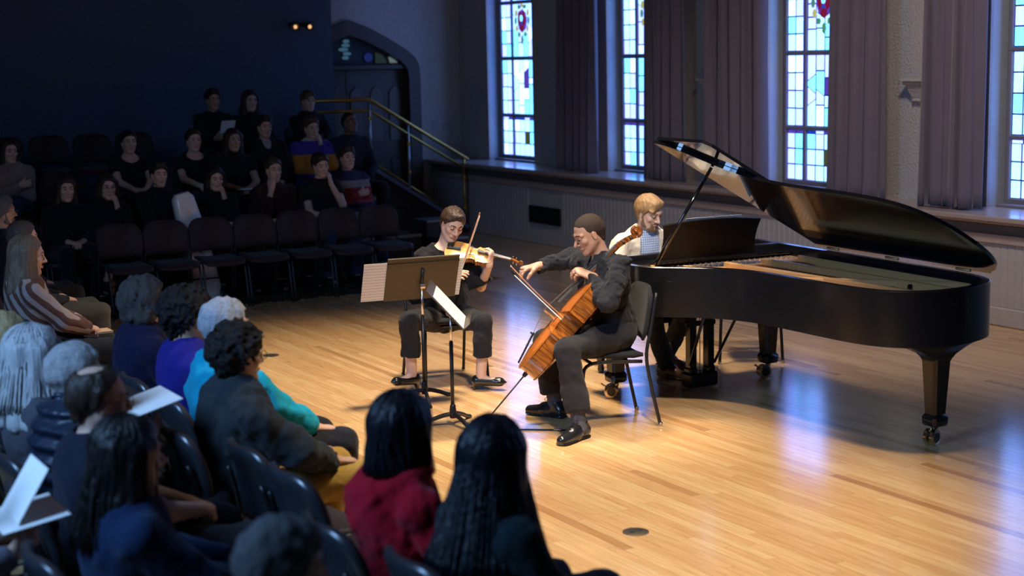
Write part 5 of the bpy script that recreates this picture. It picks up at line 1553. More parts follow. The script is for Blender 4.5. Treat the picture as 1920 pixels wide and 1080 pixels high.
    # pegbox and scroll
    pb = MB().loft([[Vector((a * .018 * S, ny + y, zf1 + z + b)) for a, b in ((-1, -.02 * S), (1, -.02 * S), (1, .016 * S), (-1, .016 * S))] for y, z in ((0, 0), (.05 * S, -.012 * S), (.10 * S, -.032 * S), (.135 * S, -.050 * S))]).build('pegbox', M_flame, r, 'auto')
    c = Vector((0, ny + 0.158 * S, zf1 - 0.035 * S)); sp = []; rs_ = []
    for k in range(44):
        a = -2.2 + k * 0.30; rr = 0.036 * (1 - k / 52) * S
        sp.append(c + Vector((0, math.cos(a) * rr, math.sin(a) * rr))); rs_.append((0.0135 - 0.004 * k / 43) * S)
    MB().tube(sp, rs_, 8).build('scroll', M_flame, r, True)
    for s in (-1, 1): MB().lathe([(0.008 * S, 0), (0.012 * S, 0.006 * S), (0.006 * S, 0.012 * S)], c, (s, 0, 0), 10).build('scroll_eye', M_flame, r, True)
    MB().tube([c + Vector((-0.022 * S, 0, 0)), c + Vector((0.022 * S, 0, 0))], 0.010 * S, 10).build('scroll_axis', M_flame, r, True)
    for k in range(4):
        s = 1 if k % 2 else -1; y = ny + (0.022 + 0.027 * k) * S; z = zf1 - (0.004 + 0.010 * k) * S
        MB().tube([(-s * .02 * S, y, z), (s * .055 * S, y, z)], [.0045 * S, .0065 * S], 7).build('peg', M_ebony, r, True)
        MB().ball((s * 0.07 * S, y, z), 0.017 * S, 8, (0.7, 0.45, 1)).build('peg_head', M_ebony if not chin else M_var_l, r, True)
    # tailpiece and strings
    ty = 0.03 * S; tz0 = D + 0.022 * S
    MB().loft([[Vector((a * w * S, y * S, z * S + D + b * S)) for a, b in ((-1, 0), (1, 0), (.6, .012), (-.6, .012))] for y, w, z in ((.012, .012, .02), (.08, .02, .035), (.20, .032, .064), (.235, .030, .068))]).build('tailpiece', M_ebony, r, 'auto')
    for k in range(4):
        q = (-1.5 + k)
        MB().tube([(q * 0.012 * S, 0.225 * S, D + 0.076 * S), (q * 0.015 * S, 0.395 * S, zb + bh + 0.002 * S), (q * 0.007 * S, ny, zf1 + 0.017 * S)], max(0.0005, 0.0011 * S), 5).build('string', M_str, r)
        MB().lathe([(0.004 * S, -.005 * S), (0.006 * S, 0), (0.004 * S, .014 * S)], (q * 0.013 * S, 0.222 * S, D + 0.08 * S), (0, 0, 1), 7).build('fine_tuner', M_blk, r)
    if endpin:
        MB().lathe([(0.012, 0.0), (0.016, 0.012), (0.013, 0.035), (0.008, 0.04)], (0, 0.004, D * .5), (0, -1, 0), 10).build('endpin_collar', M_blk, r, True)
        MB().tube([(0, 0, D * .5), (0, -endpin, D * .5)], [0.005, 0.0045], 8).build('endpin', M_blk, r, True)
    if chin:
        MB().ball((-0.10 * S, 0.06 * S, D + ar * .6 + 0.01 * S), 0.085 * S, 12, (1.0, .65, .16)).build('chin_rest', M_ebony, r, True)
    return r
def bow(label, frog, tip, hairdir):
    frog, tip = Vector(frog), Vector(tip); d = (tip - frog).normalized(); L = (tip - frog).length
    h = Vector(hairdir); h = (h - d * h.dot(d)).normalized()
    r = thing('bow', label, 'bow', frog)
    st = [d * (L * t) - h * (0.014 - 0.010 * math.sin(math.pi * t) * 0 + 0.004 * (1 - t)) + h * (0.008 * math.sin(math.pi * t)) for t in np.linspace(-0.04, 1, 14)]
    MB().tube(st, [0.0048 - 0.002 * t for t in np.linspace(0, 1, 14)], 7).build('stick', M_bowst, r, True)
    MB().tube([d * 0.02 + h * 0.010, d * (L * 0.985) + h * 0.006], 0.0052, 6, flat=(h, 0.25)).build('hair_ribbon', M_bowhair, r)
    w = d.cross(h); R_ = Matrix((d, h, w)).transposed()
    MB().box(d * 0.02 + h * 0.001, (0.05, 0.024, 0.012), R_, ch=0.003).build('frog', M_ebony, r)
    MB().tube([st[0] - d * 0.012, st[0] + d * 0.005], 0.006, 8).build('screw_button', M_steel, r, True)
    MB().box(d * (L * 0.992) - h * 0.002, (0.014, 0.026, 0.008), R_, ch=0.003).build('bow_head', M_bowst, r)
    return r
# ================================================================== THE THREE PLAYERS
def world_body(fwd, girth=1.0):
    B = Body(); f = unit(fwd); B.fwd = f; B.right = np.cross(f, [0, 0, 1.0]); B.g = girth
    B.sh = {}; B.el = {}; B.wr = {}; B.hd = {}; B.pn = {}; B.kn = {}; B.an = {}; B.toe = {}; B.hip = {}
    B.curl = {-1: (0.35, 0.4, 0.45, 0.5), 1: (0.35, 0.4, 0.45, 0.5)}
    return B
def finish(B, root):
    r = A3(root)
    for n in ('pel', 'wai', 'che', 'nek', 'hc'): setattr(B, n, getattr(B, n) - r)
    for d in (B.sh, B.el, B.wr, B.kn, B.an, B.toe, B.hip):
        for s in (-1, 1): d[s] = A3(d[s]) - r
    return B
def spine(B, pel, nek, hc):
    B.pel, B.nek, B.hc = A3(pel), A3(nek), A3(hc); u = B.nek - B.pel; B.up = unit(u)
    B.wai = B.pel + u * 0.36; B.che = B.pel + u * 0.71

# ---------------- cellist
C0 = Vector((5.40, 7.95, 0)); LC = Vector((-FC.y, FC.x, 0))      # his left
if LC.dot(Vector((-.28, -.96, 0))) < 0: LC = -LC
def CP(px, py, lat): return onplane(px, py, C0 + LC * lat, LC)
B = world_body(A3(FC), 1.0)
spine(B, CP(1152, 618, 0), CP(1131, 482, 0), CP(1104, 438, 0))
B.M = frame(A3(FC) * 0.93 + np.array([0, 0, -0.42]) + A3(LC) * 0.10, np.array([0, 0, 1.0]) + 0.25 * A3(FC))
B.sh[-1] = A3(CP(1163, 497, 0.175)); B.sh[1] = A3(CP(1103, 498, -0.17))
for s in (-1, 1): B.hip[s] = B.pel + B.right * s * 0.095 + B.fwd * 0.02 + np.array([0, 0, -0.03])
# cello first: hands meet it
D_CE = 0.118 * 0.93
cb_, cs_ = CP(988, 698, 0.0), CP(1203, 441, 0.13)
ca = (cs_ - cb_).normalized()
toc = (CAM_O - (cb_ + cs_) / 2).normalized(); tc_ = (toc - ca * toc.dot(ca)).normalized()
lf_ = ca.cross(tc_); lf_ = lf_ if lf_.dot(CAM_R) < 0 else -lf_
cn_ = (tc_ * 0.09 + lf_ * 0.99).normalized(); cx_ = ca.cross(cn_)
MCE = Matrix((cx_, ca, cn_)).transposed().to_4x4(); MCE.translation = cb_ - cn_ * (D_CE * .5)
ep = cb_.z / -(-ca.z)
cello = fiddle('cello', 'reddish brown flamed cello leaning between the cellist\'s knees', 'cello', MCE, 0.93, D_CE, M_var, endpin=ep - 0.002)
frog, tip = CP(960, 508, -0.40), CP(1055, 599, 0.24)
bw = bow('cello bow drawn across the cello strings', frog, tip, -lf_ * -1 if False else (cb_ - frog))
# right arm to the bow frog
wr = CP(1010, 499, -0.40)
B.el[1], B.wr[1] = ik(B.sh[1], A3(wr), 0.285, 0.255, A3(-LC) * 1.0 + np.array([0, 0, 0.10]) - A3(FC) * 0.2)
B.hd[1] = unit(A3(near(984, 503, frog)) - B.wr[1]); B.pn[1] = unit(np.array([0, 0, -1.0]) + 0.35 * A3(CAM_R) * -1 * 0)
B.curl[1] = (0.42, 0.55, 0.60, 0.55)
# left arm to the fingerboard
wl = CP(1113, 520, 0.10)
B.el[-1], B.wr[-1] = ik(B.sh[-1], A3(wl), 0.285, 0.25, A3(LC) * 1.0 + np.array([0, 0, -0.45]) - A3(FC) * 0.35)
B.hd[-1] = unit(A3(CP(1090, 510, 0.08)) - B.wr[-1] + np.array([0, 0, 0.0])); B.pn[-1] = unit(A3(-CAM_U) * 0.8 - A3(LC) * 0.5 + A3(-CAM_R) * 0.2)
B.curl[-1] = (0.55, 0.62, 0.66, 0.7)
B.kn[-1] = A3(CP(1064, 657, 0.27)); B.an[-1] = A3(CP(1086, 788, 0.36)); B.an[-1][2] = 0.087
B.kn[1] = A3(CP(1024, 640, -0.25)); B.an[1] = A3(CP(1040, 752, -0.24)); B.an[1][2] = 0.087
tn = A3(atz(1062, 832)); B.toe[-1] = np.array([tn[0], tn[1], 0.03]); tn = A3(atz(985, 775)); B.toe[1] = np.array([tn[0], tn[1], 0.03])
for s in (-1, 1): B.toe[s] = B.an[s] + unit((B.toe[s] - B.an[s]) * np.array([1, 1, 0])) * 0.155 + np.array([0, 0, -0.057])
rt_ = (C0.x, C0.y, 0); finish(B, rt_)
M_shirtb = cloth('shirt_black', (0.014, 0.014, 0.018)); M_trb = cloth('trousers_black', (0.016, 0.015, 0.017))
M_sock = mat('patterned_sock', (0.05, 0.05, 0.06), 0.9, 0, 0.9, 60, 0.2, 90)
person('cellist with cropped dark hair in a black shirt, bowing a cello', rt_, 0, B, 'buzz', (0.050, 0.036, 0.029), 'olive', dict(mat=M_shirtb, collar=0.02, vneck=0.05, ease=0.018, wr=0.010, k=0.045), dict(mat=M_trb, hem=0.08, ease=0.014, wr=0.006, width=0.018), 'flat', (0.010, 0.010, 0.011),
       step=0.0095, hstep=0.0036, sock=M_sock, lids=1.0, hand_pose={1: dict(thumb=(0.35, 0.6), sz=1.08), -1: dict(thumb=(0.2, 0.8), sz=1.08)}, nose=1.04)

# ---------------- violinist
V0 = Vector((5.05, 9.72, 0))
def VP(px, py, f): return onplane(px, py, V0 + FV * f, FV)
B = world_body(A3(FV), 0.92)
spine(B, VP(836, 588, 0.02), VP(832, 463, 0.0), VP(848, 420, 0.05))
vr = B.right
hf = unit(A3(-CAM_F) * 0.80 + A3(CAM_R) * 0.34 + np.array([0, 0, -0.52]))
B.M = frame(hf, np.array([0, 0, 1.0]) - vr * 0.18 + A3(FV) * 0.2)
B.sh[1] = A3(VP(794, 482, 0.02)); B.sh[-1] = A3(VP(872, 474, 0.05))
for s in (-1, 1): B.hip[s] = B.pel + vr * s * 0.095 + B.fwd * 0.02 + np.array([0, 0, -0.03])
va, vb = VP(836, 469, 0.10), VP(966, 492, 0.34)
vy = (vb - va).normalized(); toc = (CAM_O - va).normalized(); vn = Vector((0, 0, 1)) * 0.92 + toc * 0.62; vn = (vn - vy * vn.dot(vy)).normalized()
vx = vy.cross(vn)
SV = 0.47; MV = Matrix((vx, vy, vn)).transposed().to_4x4(); MV.translation = va - vn * 0.02
violin = fiddle('violin', 'orange brown violin held under the violinist\'s chin', 'violin', MV, SV * 0.97, 0.032, M_var_l, chin=True, neckl=0.27)
vf, vt_ = VP(862, 514, 0.46), VP(900, 401, -0.02)
bow('violin bow held upright across the violin strings', vf, vt_, Vector((0.3, 0.3, -0.3)) - vn)
wl = VP(917, 497, 0.28)
B.el[-1], B.wr[-1] = ik(B.sh[-1], A3(wl), 0.265, 0.235, np.array([0, 0, -1.0]) + A3(FV) * 0.25 - vr * 0.35)
B.hd[-1] = unit(np.array([0, 0, 0.9]) - vr * 0.25); B.pn[-1] = unit(vr * 0.7 - A3(FV) * 0.7)
B.curl[-1] = (0.55, 0.6, 0.65, 0.7)
wr = VP(852, 528, 0.40)
B.el[1], B.wr[1] = ik(B.sh[1], A3(wr), 0.265, 0.235, np.array([0, 0, -0.9]) + vr * 0.7)
B.hd[1] = unit(A3(vf) - B.wr[1]); B.pn[1] = unit(-vr * 0.6 + np.array([0, 0, -0.6])); B.curl[1] = (0.5, 0.55, 0.6, 0.6)
B.kn[1] = A3(VP(766, 601, 0.42)); B.kn[-1] = A3(VP(907, 604, 0.42))
B.an[1] = A3(VP(772, 699, 0.36)); B.an[-1] = A3(VP(902, 702, 0.42))
B.toe[1] = B.an[1] + unit(vr * 0.95 + A3(FV) * 0.35) * 0.125 + np.array([0, 0, -0.04]); B.toe[-1] = B.an[-1] + unit(-vr * 0.85 + A3(FV) * 0.55) * 0.125 + np.array([0, 0, -0.05])
hz = {s: B.an[s][2] - 0.115 for s in (-1, 1)}
B.toe_up = 0.18
rt_ = (V0.x, V0.y, 0); finish(B, rt_)
M_topb = cloth('blouse_black', (0.010, 0.010, 0.012))
def scoop(S): S.ell(B.nek + B.fwd * 0.03 + B.up * 0.02, (0.085, 0.09, 0.06), frame(B.fwd), 0.006, op='s')
person('violinist in a black blouse and heels, playing behind the bronze stand', rt_, 0, B, 'pulled', (0.035, 0.017, 0.010), 'light', dict(mat=M_topb, sleeve='bell', puff=0.03, ease=0.018, wr=0.007, name='blouse', extra=scoop), dict(mat=M_trb, hem=0.13, ease=0.013, wr=0.005, width=0.004), 'heel', (0.009, 0.009, 0.010),
       step=0.0095, hstep=0.0038, lids=1.0, sc=0.96, hand_pose={-1: dict(sz=0.9), 1: dict(sz=0.9)})

# ---------------- pianist
pf = A3(PV)
B = world_body(pf, 1.0)
p0 = PW(0.78, -0.33, 0)
hcp = near(1217, 398, PW(0.78, -0.12, 1.2))
base = Vector((hcp.x, hcp.y, 0)) - PV * 0.20
spine(B, base + Vector((0, 0, 0.60)), Vector((hcp.x, hcp.y, 0)) - PV * 0.07 + Vector((0, 0, hcp.z - 0.155)), hcp)
hf = unit(pf * 0.86 + A3(CAM_R) * 0.30 + np.array([0, 0, -0.38]))
B.M = frame(hf, np.array([0, 0, 1.0]) + pf * 0.2)
pr = B.right
for s in (-1, 1):
    B.sh[s] = B.nek + pr * s * 0.185 - np.array([0, 0, 0.065]); B.hip[s] = B.pel + pr * s * 0.095 + np.array([0, 0, -0.03])
    w_ = A3(PW(0.78 - s * 0.22, 0.02, 0.80)); B.el[s], B.wr[s] = ik(B.sh[s], w_, 0.29, 0.26, pr * s * 0.7 + np.array([0, 0, -0.7]) - pf * 0.3)
    B.hd[s] = unit(pf + np.array([0, 0, -0.2])); B.pn[s] = np.array([0, 0, -1.0])
    B.kn[s] = A3(base + PV * 0.46) + pr * s * 0.15 + np.array([0, 0, 0.50])
a1 = atz(1272, 706); a2 = atz(1250, 690)
B.an[1] = A3(atz(1250, 706)) + np.array([0, 0, 0.087]); B.an[-1] = A3(atz(1248, 686)) + np.array([0, 0, 0.087])
for s in (-1, 1): B.toe[s] = B.an[s] + unit(pf + A3(CAM_R) * 0.25) * 0.16 + np.array([0, 0, -0.055])
rt_ = (base.x, base.y, 0); finish(B, rt_)
M_cream = cloth('jacket_cream', (0.56, 0.49, 0.40), 0.85)
def check():
    mt, nt, b = _new('shirt_check')
    tc = _n(nt, 'ShaderNodeTexCoord'); mp = _n(nt, 'ShaderNodeMapping'); mp.inputs['Scale'].default_value = (62, 62, 62); nt.links.new(tc.outputs['Object'], mp.inputs['Vector'])
    sp = _n(nt, 'ShaderNodeSeparateXYZ'); nt.links.new(mp.outputs[0], sp.inputs[0])
    fr = []
    for ax_ in ('X', 'Z'):
        m1 = _n(nt, 'ShaderNodeMath', operation='FRACT'); nt.links.new(sp.outputs[ax_], m1.inputs[0])
        m2 = _n(nt, 'ShaderNodeMath', operation='GREATER_THAN'); m2.inputs[1].default_value = 0.72; nt.links.new(m1.outputs[0], m2.inputs[0]); fr.append(m2)
    m3 = _n(nt, 'ShaderNodeMath', operation='MAXIMUM'); nt.links.new(fr[0].outputs[0], m3.inputs[0]); nt.links.new(fr[1].outputs[0], m3.inputs[1])
    mx = _n(nt, 'ShaderNodeMix', data_type='RGBA'); mx.inputs[6].default_value = (0.50, 0.58, 0.72, 1); mx.inputs[7].default_value = (0.16, 0.24, 0.44, 1)
    nt.links.new(m3.outputs[0], mx.inputs[0]); nt.links.new(mx.outputs[2], b.inputs['Base Color']); b.inputs['Roughness'].default_value = 0.9
    return mt
M_check = check()
BB = B
def openfront(S):
    S.ell(BB.nek + BB.fwd * 0.12 - BB.up * 0.13, (0.085, 0.10, 0.26), frame(BB.fwd), 0.006, op='s')
def lapel(S):
    pass
M_beard = mat('beard_brown', (0.20, 0.11, 0.06), 0.8, 0, 0.5, 120, 0.5, 300)
person('fair-haired bearded pianist in a cream jacket, seated at the piano', rt_, 0, B, 'side', (0.24, 0.14, 0.06), 'light', [dict(name='shirt', mat=M_check, collar=0.045, ease=0.010, wr=0.003), dict(name='jacket', mat=M_cream, ease=0.030, collar=0.03, wr=0.005, extra=openfront)], dict(mat=cloth('trousers_navy', (0.012, 0.014, 0.022)), hem=0.0), 'flat', (0.09, 0.04, 0.02),
       step=0.0095, hstep=0.0038, beard=M_beard, lids=1.0)
# strap that anchors the endpin
e0 = cb_ - ca * ep; e1 = atz(1070, 808); 
sp_ = thing('endpin_strap', 'black endpin anchor strap lying on the floor up to the cellist\'s chair', 'strap', (e0.x, e0.y, 0))
q_ = Vector((e1.x - e0.x, e1.y - e0.y, 0)); 
MB().tube([(0, 0, 0.006), q_ + Vector((0, 0, 0.006))], 0.011, 6, flat=((0, 0, 1), 0.45)).build('webbing', M_blk, sp_)
MB().box(q_ * 0.86 + Vector((0, 0, 0.009)), (0.05, 0.022, 0.008), rotz(math.atan2(q_.y, q_.x)), ch=0.002).build('buckle', M_steel, sp_)
MB().lathe([(0.03, 0), (0.03, 0.006), (0.012, 0.010)], (0, 0, 0), (0, 0, 1), 12).build('endpin_cup', M_blk, sp_)
# ================================================================== AUDIENCE
def bands(name, stops, rough=0.9):
    """cloth with horizontal bands by height (person-local z): stops = [(z_from, colour), ...] rising"""
    mt, nt, b = _new(name)
    tc = _n(nt, 'ShaderNodeTexCoord'); sp = _n(nt, 'ShaderNodeSeparateXYZ'); nt.links.new(tc.outputs['Object'], sp.inputs[0])
    mr = _n(nt, 'ShaderNodeMapRange'); mr.inputs['From Max'].default_value = 1.4; nt.links.new(sp.outputs['Z'], mr.inputs['Value'])
    rp = _n(nt, 'ShaderNodeValToRGB'); rp.color_ramp.interpolation = 'CONSTANT'
    e = rp.color_ramp.elements; e[0].position = 0; e[0].color = (*stops[0][1], 1); e[1].position = stops[1][0] / 1.4; e[1].color = (*stops[1][1], 1)
    for z, c in stops[2:]:
        k = e.new(z / 1.4); k.color = (*c, 1)
    nt.links.new(mr.outputs[0], rp.inputs['Fac']); nt.links.new(rp.outputs[0], b.inputs['Base Color']); b.inputs['Roughness'].default_value = rough
    return mt
def stripes(name, c1, c2, freq):
    mt, nt, b = _new(name)
    tc = _n(nt, 'ShaderNodeTexCoord'); wv = _n(nt, 'ShaderNodeTexWave', wave_type='BANDS', bands_direction='DIAGONAL'); wv.inputs['Scale'].default_value = freq; wv.inputs['Distortion'].default_value = 0.6
    nt.links.new(tc.outputs['Object'], wv.inputs['Vector'])
    rp = _n(nt, 'ShaderNodeValToRGB'); rp.color_ramp.elements[0].position = 0.42; rp.color_ramp.elements[1].position = 0.55; rp.color_ramp.elements[0].color = (*c1, 1); rp.color_ramp.elements[1].color = (*c2, 1)
    nt.links.new(wv.outputs['Fac'], rp.inputs['Fac']); nt.links.new(rp.outputs[0], b.inputs['Base Color']); b.inputs['Roughness'].default_value = 0.95
    return mt
K = {}
def C(name, col, **kw):
    if name not in K: K[name] = cloth('cloth_' + name, col, **kw)
    return K[name]
black = C('black', (0.011, 0.011, 0.014)); jean = C('jeans', (0.018, 0.028, 0.06)); dark = C('dark_trousers', (0.012, 0.012, 0.016))
AUD = {'lap': 'lap'}
def aud(label, px, py, ztop, floor=0.0, face='x', seat=0.44, back_y=None, chair=None, chair_group=None, arms='lap', legs='down', hair='short', haircol=(0.02, 0.013, 0.01), skin='fair',
        top=None, bottom=None, hyaw=0.0, hpitch=-0.06, hroll=0.0, lean=0.02, turn=0.0, girth=1.0, sc=1.0, sh=0.175, group='seated listeners', step=0.015, hstep=0.0085, dx=0.0, at=None, **kw):
    if back_y is not None: P = aty(px, py, back_y); ztop = P.z
    else: P = atz(px, py, ztop)
    H = (ztop - floor - seat - 0.10 - 0.118 * sc - 0.155) / 0.485
    H = max(0.78, min(1.12, H))
    rz = (-math.pi / 2 if face == 'x' else math.pi) + turn
    fw = Vector((math.cos(rz + math.pi / 2), math.sin(rz + math.pi / 2), 0))
    B = seated(seat, lean, H, sh, hyaw=hyaw, hpitch=hpitch, hroll=hroll, arms=arms, legs=legs, seed=int(px + py), girth=girth)
    off = B.hc[1]
    loc = Vector((P.x, P.y, floor)) - fw * off
    if at: loc = Vector(at)
    top = dict(mat=black) if top is None else top
    bottom = dict(mat=dark) if bottom is None else bottom
    o = person(label, loc, rz, B, hair, haircol, skin, top, bottom, 'flat', step=step, hstep=hstep, group=group, sc=sc, **kw)
    if chair: put_chair(loc.x - fw.x * 0.02, loc.y - fw.y * 0.02, floor, rz, chair, chair_group or 'audience chairs')
    return o, loc, fw, B
GL = 'listeners in the row nearest the stage'; GM = 'listeners in the second side row'
CG = 'brown padded audience chairs'
# ---------------- near block: row along the stage edge, facing it
aud('woman with wavy grey-brown hair and glasses in a navy jacket, at the stage edge', 268, 528, 1.19, chair='chair under the woman in the navy jacket', hair='wavy', haircol=(0.055, 0.047, 0.044), specs=True, hyaw=0.0, top=dict(name='jacket', mat=C('navy', (0.010, 0.010, 0.040)), ease=0.026, collar=0.03), group=GL, chair_group=CG, hstep=0.007, girth=1.08, sh=0.175)
def puffcurl(S): pass
aud('woman with a cloud of black curls in a violet sweater', 352, 556, 1.18, chair='chair under the woman in the violet sweater', hair='curly', haircol=(0.006, 0.005, 0.006), sc=1.06, skin='tan', top=dict(name='sweater', mat=C('violet', (0.018, 0.015, 0.20)), ease=0.022), group=GL, chair_group=CG, hyaw=-0.1, girth=1.05, hstep=0.007)
aud('white-haired person in a teal fleece jacket', 422, 567, 1.22, chair='chair under the person in the teal fleece', hair='grey_short', haircol=(0.34, 0.35, 0.38), specs=True, top=dict(name='fleece', mat=C('teal', (0.004, 0.30, 0.45)), ease=0.030, collar=0.05, wr=0.008), arms='knees', group=GL, chair_group=CG, girth=1.16, sh=0.185, hstep=0.007)
aud('young man with black curly hair and glasses in a charcoal rain jacket and mustard trousers', 445, 617, 1.20, chair='chair under the man in the charcoal rain jacket', hair='curlyshort', haircol=(0.007, 0.005, 0.005), specs=True, skin='tan',
    top=[dict(name='shirt', mat=C('pale_shirt', (0.45, 0.50, 0.62)), ease=0.010, collar=0.045), dict(name='jacket', mat=C('charcoal', (0.022, 0.028, 0.032)), ease=0.034, collar=0.012, wr=0.008)], bottom=dict(mat=C('mustard', (0.33, 0.20, 0.045))), arms='knees', group=GL, chair_group=CG, hyaw=0.12, girth=1.05, hstep=0.007, sh=0.18)
def hood(S_, B_=None): pass
def hoodie_extra(Bh):
    def f(S):
        pts = []
        for k in range(11):
            an_ = math.radians(-150 + 30 * k) ; r_ = 0.098
            pts.append(Bh.nek + Bh.right * (math.sin(an_) * r_ * 1.12) - Bh.fwd * (math.cos(an_) * r_) + Bh.up * (0.012 - 0.045 * math.cos(an_)))
        for k in range(10):
            r0 = 0.030 + 0.018 * max(0, math.cos(math.radians(-150 + 30 * k))); S.cone(pts[k], pts[k + 1], r0, r0, 0.03)
        S.ell(Bh.nek - Bh.fwd * 0.118 - Bh.up * 0.085, (0.115, 0.042, 0.10), np.stack([Bh.right, Bh.fwd, Bh.up], 1), 0.03)
        for q in (-1, 1): S.cone(Bh.nek - Bh.fwd * 0.13 - Bh.up * 0.03 + Bh.right * q * 0.10, Bh.nek - Bh.fwd * 0.165 - Bh.up * 0.14, 0.014, 0.012, 0.02)
        S.wrinkle(0.0025, 90, 8, 0.02)
    return f
_B = [None]
_seated = seated
def seated(*a, **k):
    _B[0] = _seated(*a, **k); return _B[0]
aud('girl with a straight black bob in a crimson hooded sweatshirt', 752, 742, 1.20, chair='chair under the girl in the crimson sweatshirt', hair='bob', haircol=(0.006, 0.006, 0.009), skin='fair', locks=dict(length=0.165, flare=0.022, n=260, back=0.0), top=dict(name='hooded_sweatshirt', mat=C('crimson', (0.32, 0.002, 0.014)), ease=0.030, extra=lambda S: hoodie_extra(_B[0])(S), wr=0.007), bottom=dict(mat=jean), group=GL, chair_group=CG, hyaw=0.40, hstep=0.006, step=0.012, sc=1.06, hairrough=0.35)
aud('woman with long straight blue-black hair in a dark green top', 925, 789, 1.20, chair='chair under the woman with long straight hair', hair='long', haircol=(0.006, 0.007, 0.011), skin='fair', locks=dict(length=0.37, flare=0.105, n=340, gap=48, back=0.045), top=dict(name='top', mat=C('darkgreen', (0.006, 0.018, 0.022)), ease=0.030), group=GL, chair_group=CG, hyaw=0.50, girth=1.10, sh=0.165, hstep=0.006, step=0.012, sc=1.06, hairrough=0.32)
aud('bearded man in dark glasses at the far end of the side row', 2, 370, 1.3, chair='chair under the bearded man at the far end of the side row', hair='grey_short', haircol=(0.10, 0.085, 0.08), specs=True, beard=mat('beard_grey', (0.14, 0.12, 0.11), 0.85, 0, 0.4, 90, 0.5, 240), skin='tan', group=GL, chair_group=CG)
aud('man with short grey-brown hair just beyond the striped sweater', 42, 418, 1.19, chair='chair under the man just beyond the striped sweater', hair='short', haircol=(0.07, 0.05, 0.04), group=GL, chair_group=CG, hyaw=-0.1, bottom=dict(mat=C('olive', (0.04, 0.035, 0.028))))
P_ = atz(42, 418, 1.27)
o_, lo_, fw_, B_ = aud('woman with long fair hair in a brown and cream striped sweater', 50, 446, 1.25, chair='chair under the woman in the striped sweater', hair='longwavy', haircol=(0.17, 0.115, 0.075), locks=dict(length=0.27, flare=0.03, n=220, gap=60, back=0.0), top=dict(name='striped_sweater', mat=stripes('striped_knit', (0.10, 0.045, 0.032), (0.34, 0.28, 0.27), 6.0), ease=0.024), arms='clasp', group=GL, chair_group=CG, hyaw=-0.25, hpitch=-0.12, hstep=0.0075)
# ---------------- second side row
aud('woman with long loose white hair', 62, 618, 1.20, chair='chair under the woman with long white hair', hair='long', haircol=(0.40, 0.40, 0.40), locks=dict(length=0.24, flare=0.05, n=240, gap=55, back=0.02), group=GM, chair_group=CG, sc=1.12, hstep=0.007, top=dict(mat=C('grey_top', (0.06, 0.06, 0.075))), hairrough=0.5)
aud('blonde head just beyond the woman with long white hair', 8, 600, 1.17, chair='chair beyond the one under the long white hair', hair='bob', haircol=(0.36, 0.25, 0.12), group=GM, chair_group=CG)
def puff(S): S.F += (0.010 * np.sin(S.g.ax[2] * 95.0)[None, None, :] * (np.abs(S.F) < 0.04)).astype(np.float32)
o_, lo_q, fw_q, B_q = aud('grey-haired person in a quilted navy puffer jacket', 142, 652, 1.20, chair='chair under the person in the puffer jacket', hair='grey_short', haircol=(0.30, 0.29, 0.29), top=dict(name='puffer_jacket', mat=mat('puffer', (0.008, 0.014, 0.030), 0.45, bump=0.1), ease=0.045, collar=0.06, extra=puff), arms='read', group=GM, chair_group=CG, girth=1.1, hstep=0.007)
o_, lo_b, fw_b, B_b = aud('balding man with glasses in a dark T-shirt', 182, 690, 1.22, chair='chair under the balding man', hair='bald', haircol=(0.030, 0.018, 0.012), specs=True, skin='fair', top=dict(name='t_shirt', mat=C('nightblue', (0.010, 0.012, 0.024)), sleeve='short', ease=0.022), arms='clasp', group=GM, chair_group=CG, girth=1.18, sh=0.185, hstep=0.007, step=0.013, hpitch=-0.12, sc=1.06)
aud('woman with long dark wavy hair in a denim jacket', 240, 803, 1.17, chair='chair under the woman in the denim jacket', hair='longwavy', haircol=(0.010, 0.008, 0.008), locks=dict(length=0.30, flare=0.05, n=240, gap=58, back=0.03, jitter=0.02), top=dict(name='denim_jacket', mat=C('denim', (0.006, 0.018, 0.055)), ease=0.030, collar=0.03), group=GM, chair_group=CG, hyaw=0.1, arms='clasp', hstep=0.007, step=0.013, sc=1.05, hairrough=0.35)
aud('grey-haired listener in the nearest seat, cut off by the bottom edge', 532, 993, 1.18, chair='chair under the grey-haired listener at the bottom edge', hair='grey_short', haircol=(0.07, 0.075, 0.08), group=GM, chair_group=CG, hstep=0.007)
o_, lo_p, fw_p, B_p = aud('listener at the left edge holding a bright programme, head out of frame', -70, 905, 1.2, at=tuple(atz(40, 985, 0.80) * 1.0 - Vector((0.44, 0, 0.80))), chair='chair under the listener holding the bright programme', hair='short', group='listeners in the third side row', chair_group=CG, arms='hold', top=dict(mat=C('grey_cardigan', (0.10, 0.10, 0.12))))
# empty chairs of the near block
XA = 2.28
for k, (y, lb) in enumerate(((5.18, 'empty chair beside the girl in the crimson sweatshirt'), (5.63, 'empty chair beside the man in the charcoal rain jacket, on the crimson side'), (8.36, 'first empty chair beyond the woman in the navy jacket'), (8.84, 'second empty chair beyond the woman in the navy jacket'), (9.32, 'third empty chair beyond the woman in the navy jacket'))):
    put_chair(XA, y, 0, -math.pi / 2, lb, CG)
put_chair(1.33, 3.85, 0, -math.pi / 2, 'empty chair in the second side row, between the denim jacket and the bottom edge', CG)
for k, dy_ in enumerate((-0.5, 0.5, 1.0)):
    put_chair(lo_p.x, lo_p.y + dy_, 0, -math.pi / 2, ('dark chair top in the third side row, lowest in the frame', 'dark chair top in the third side row, behind the balding man', 'dark chair top in the third side row, at the left edge')[k], CG)

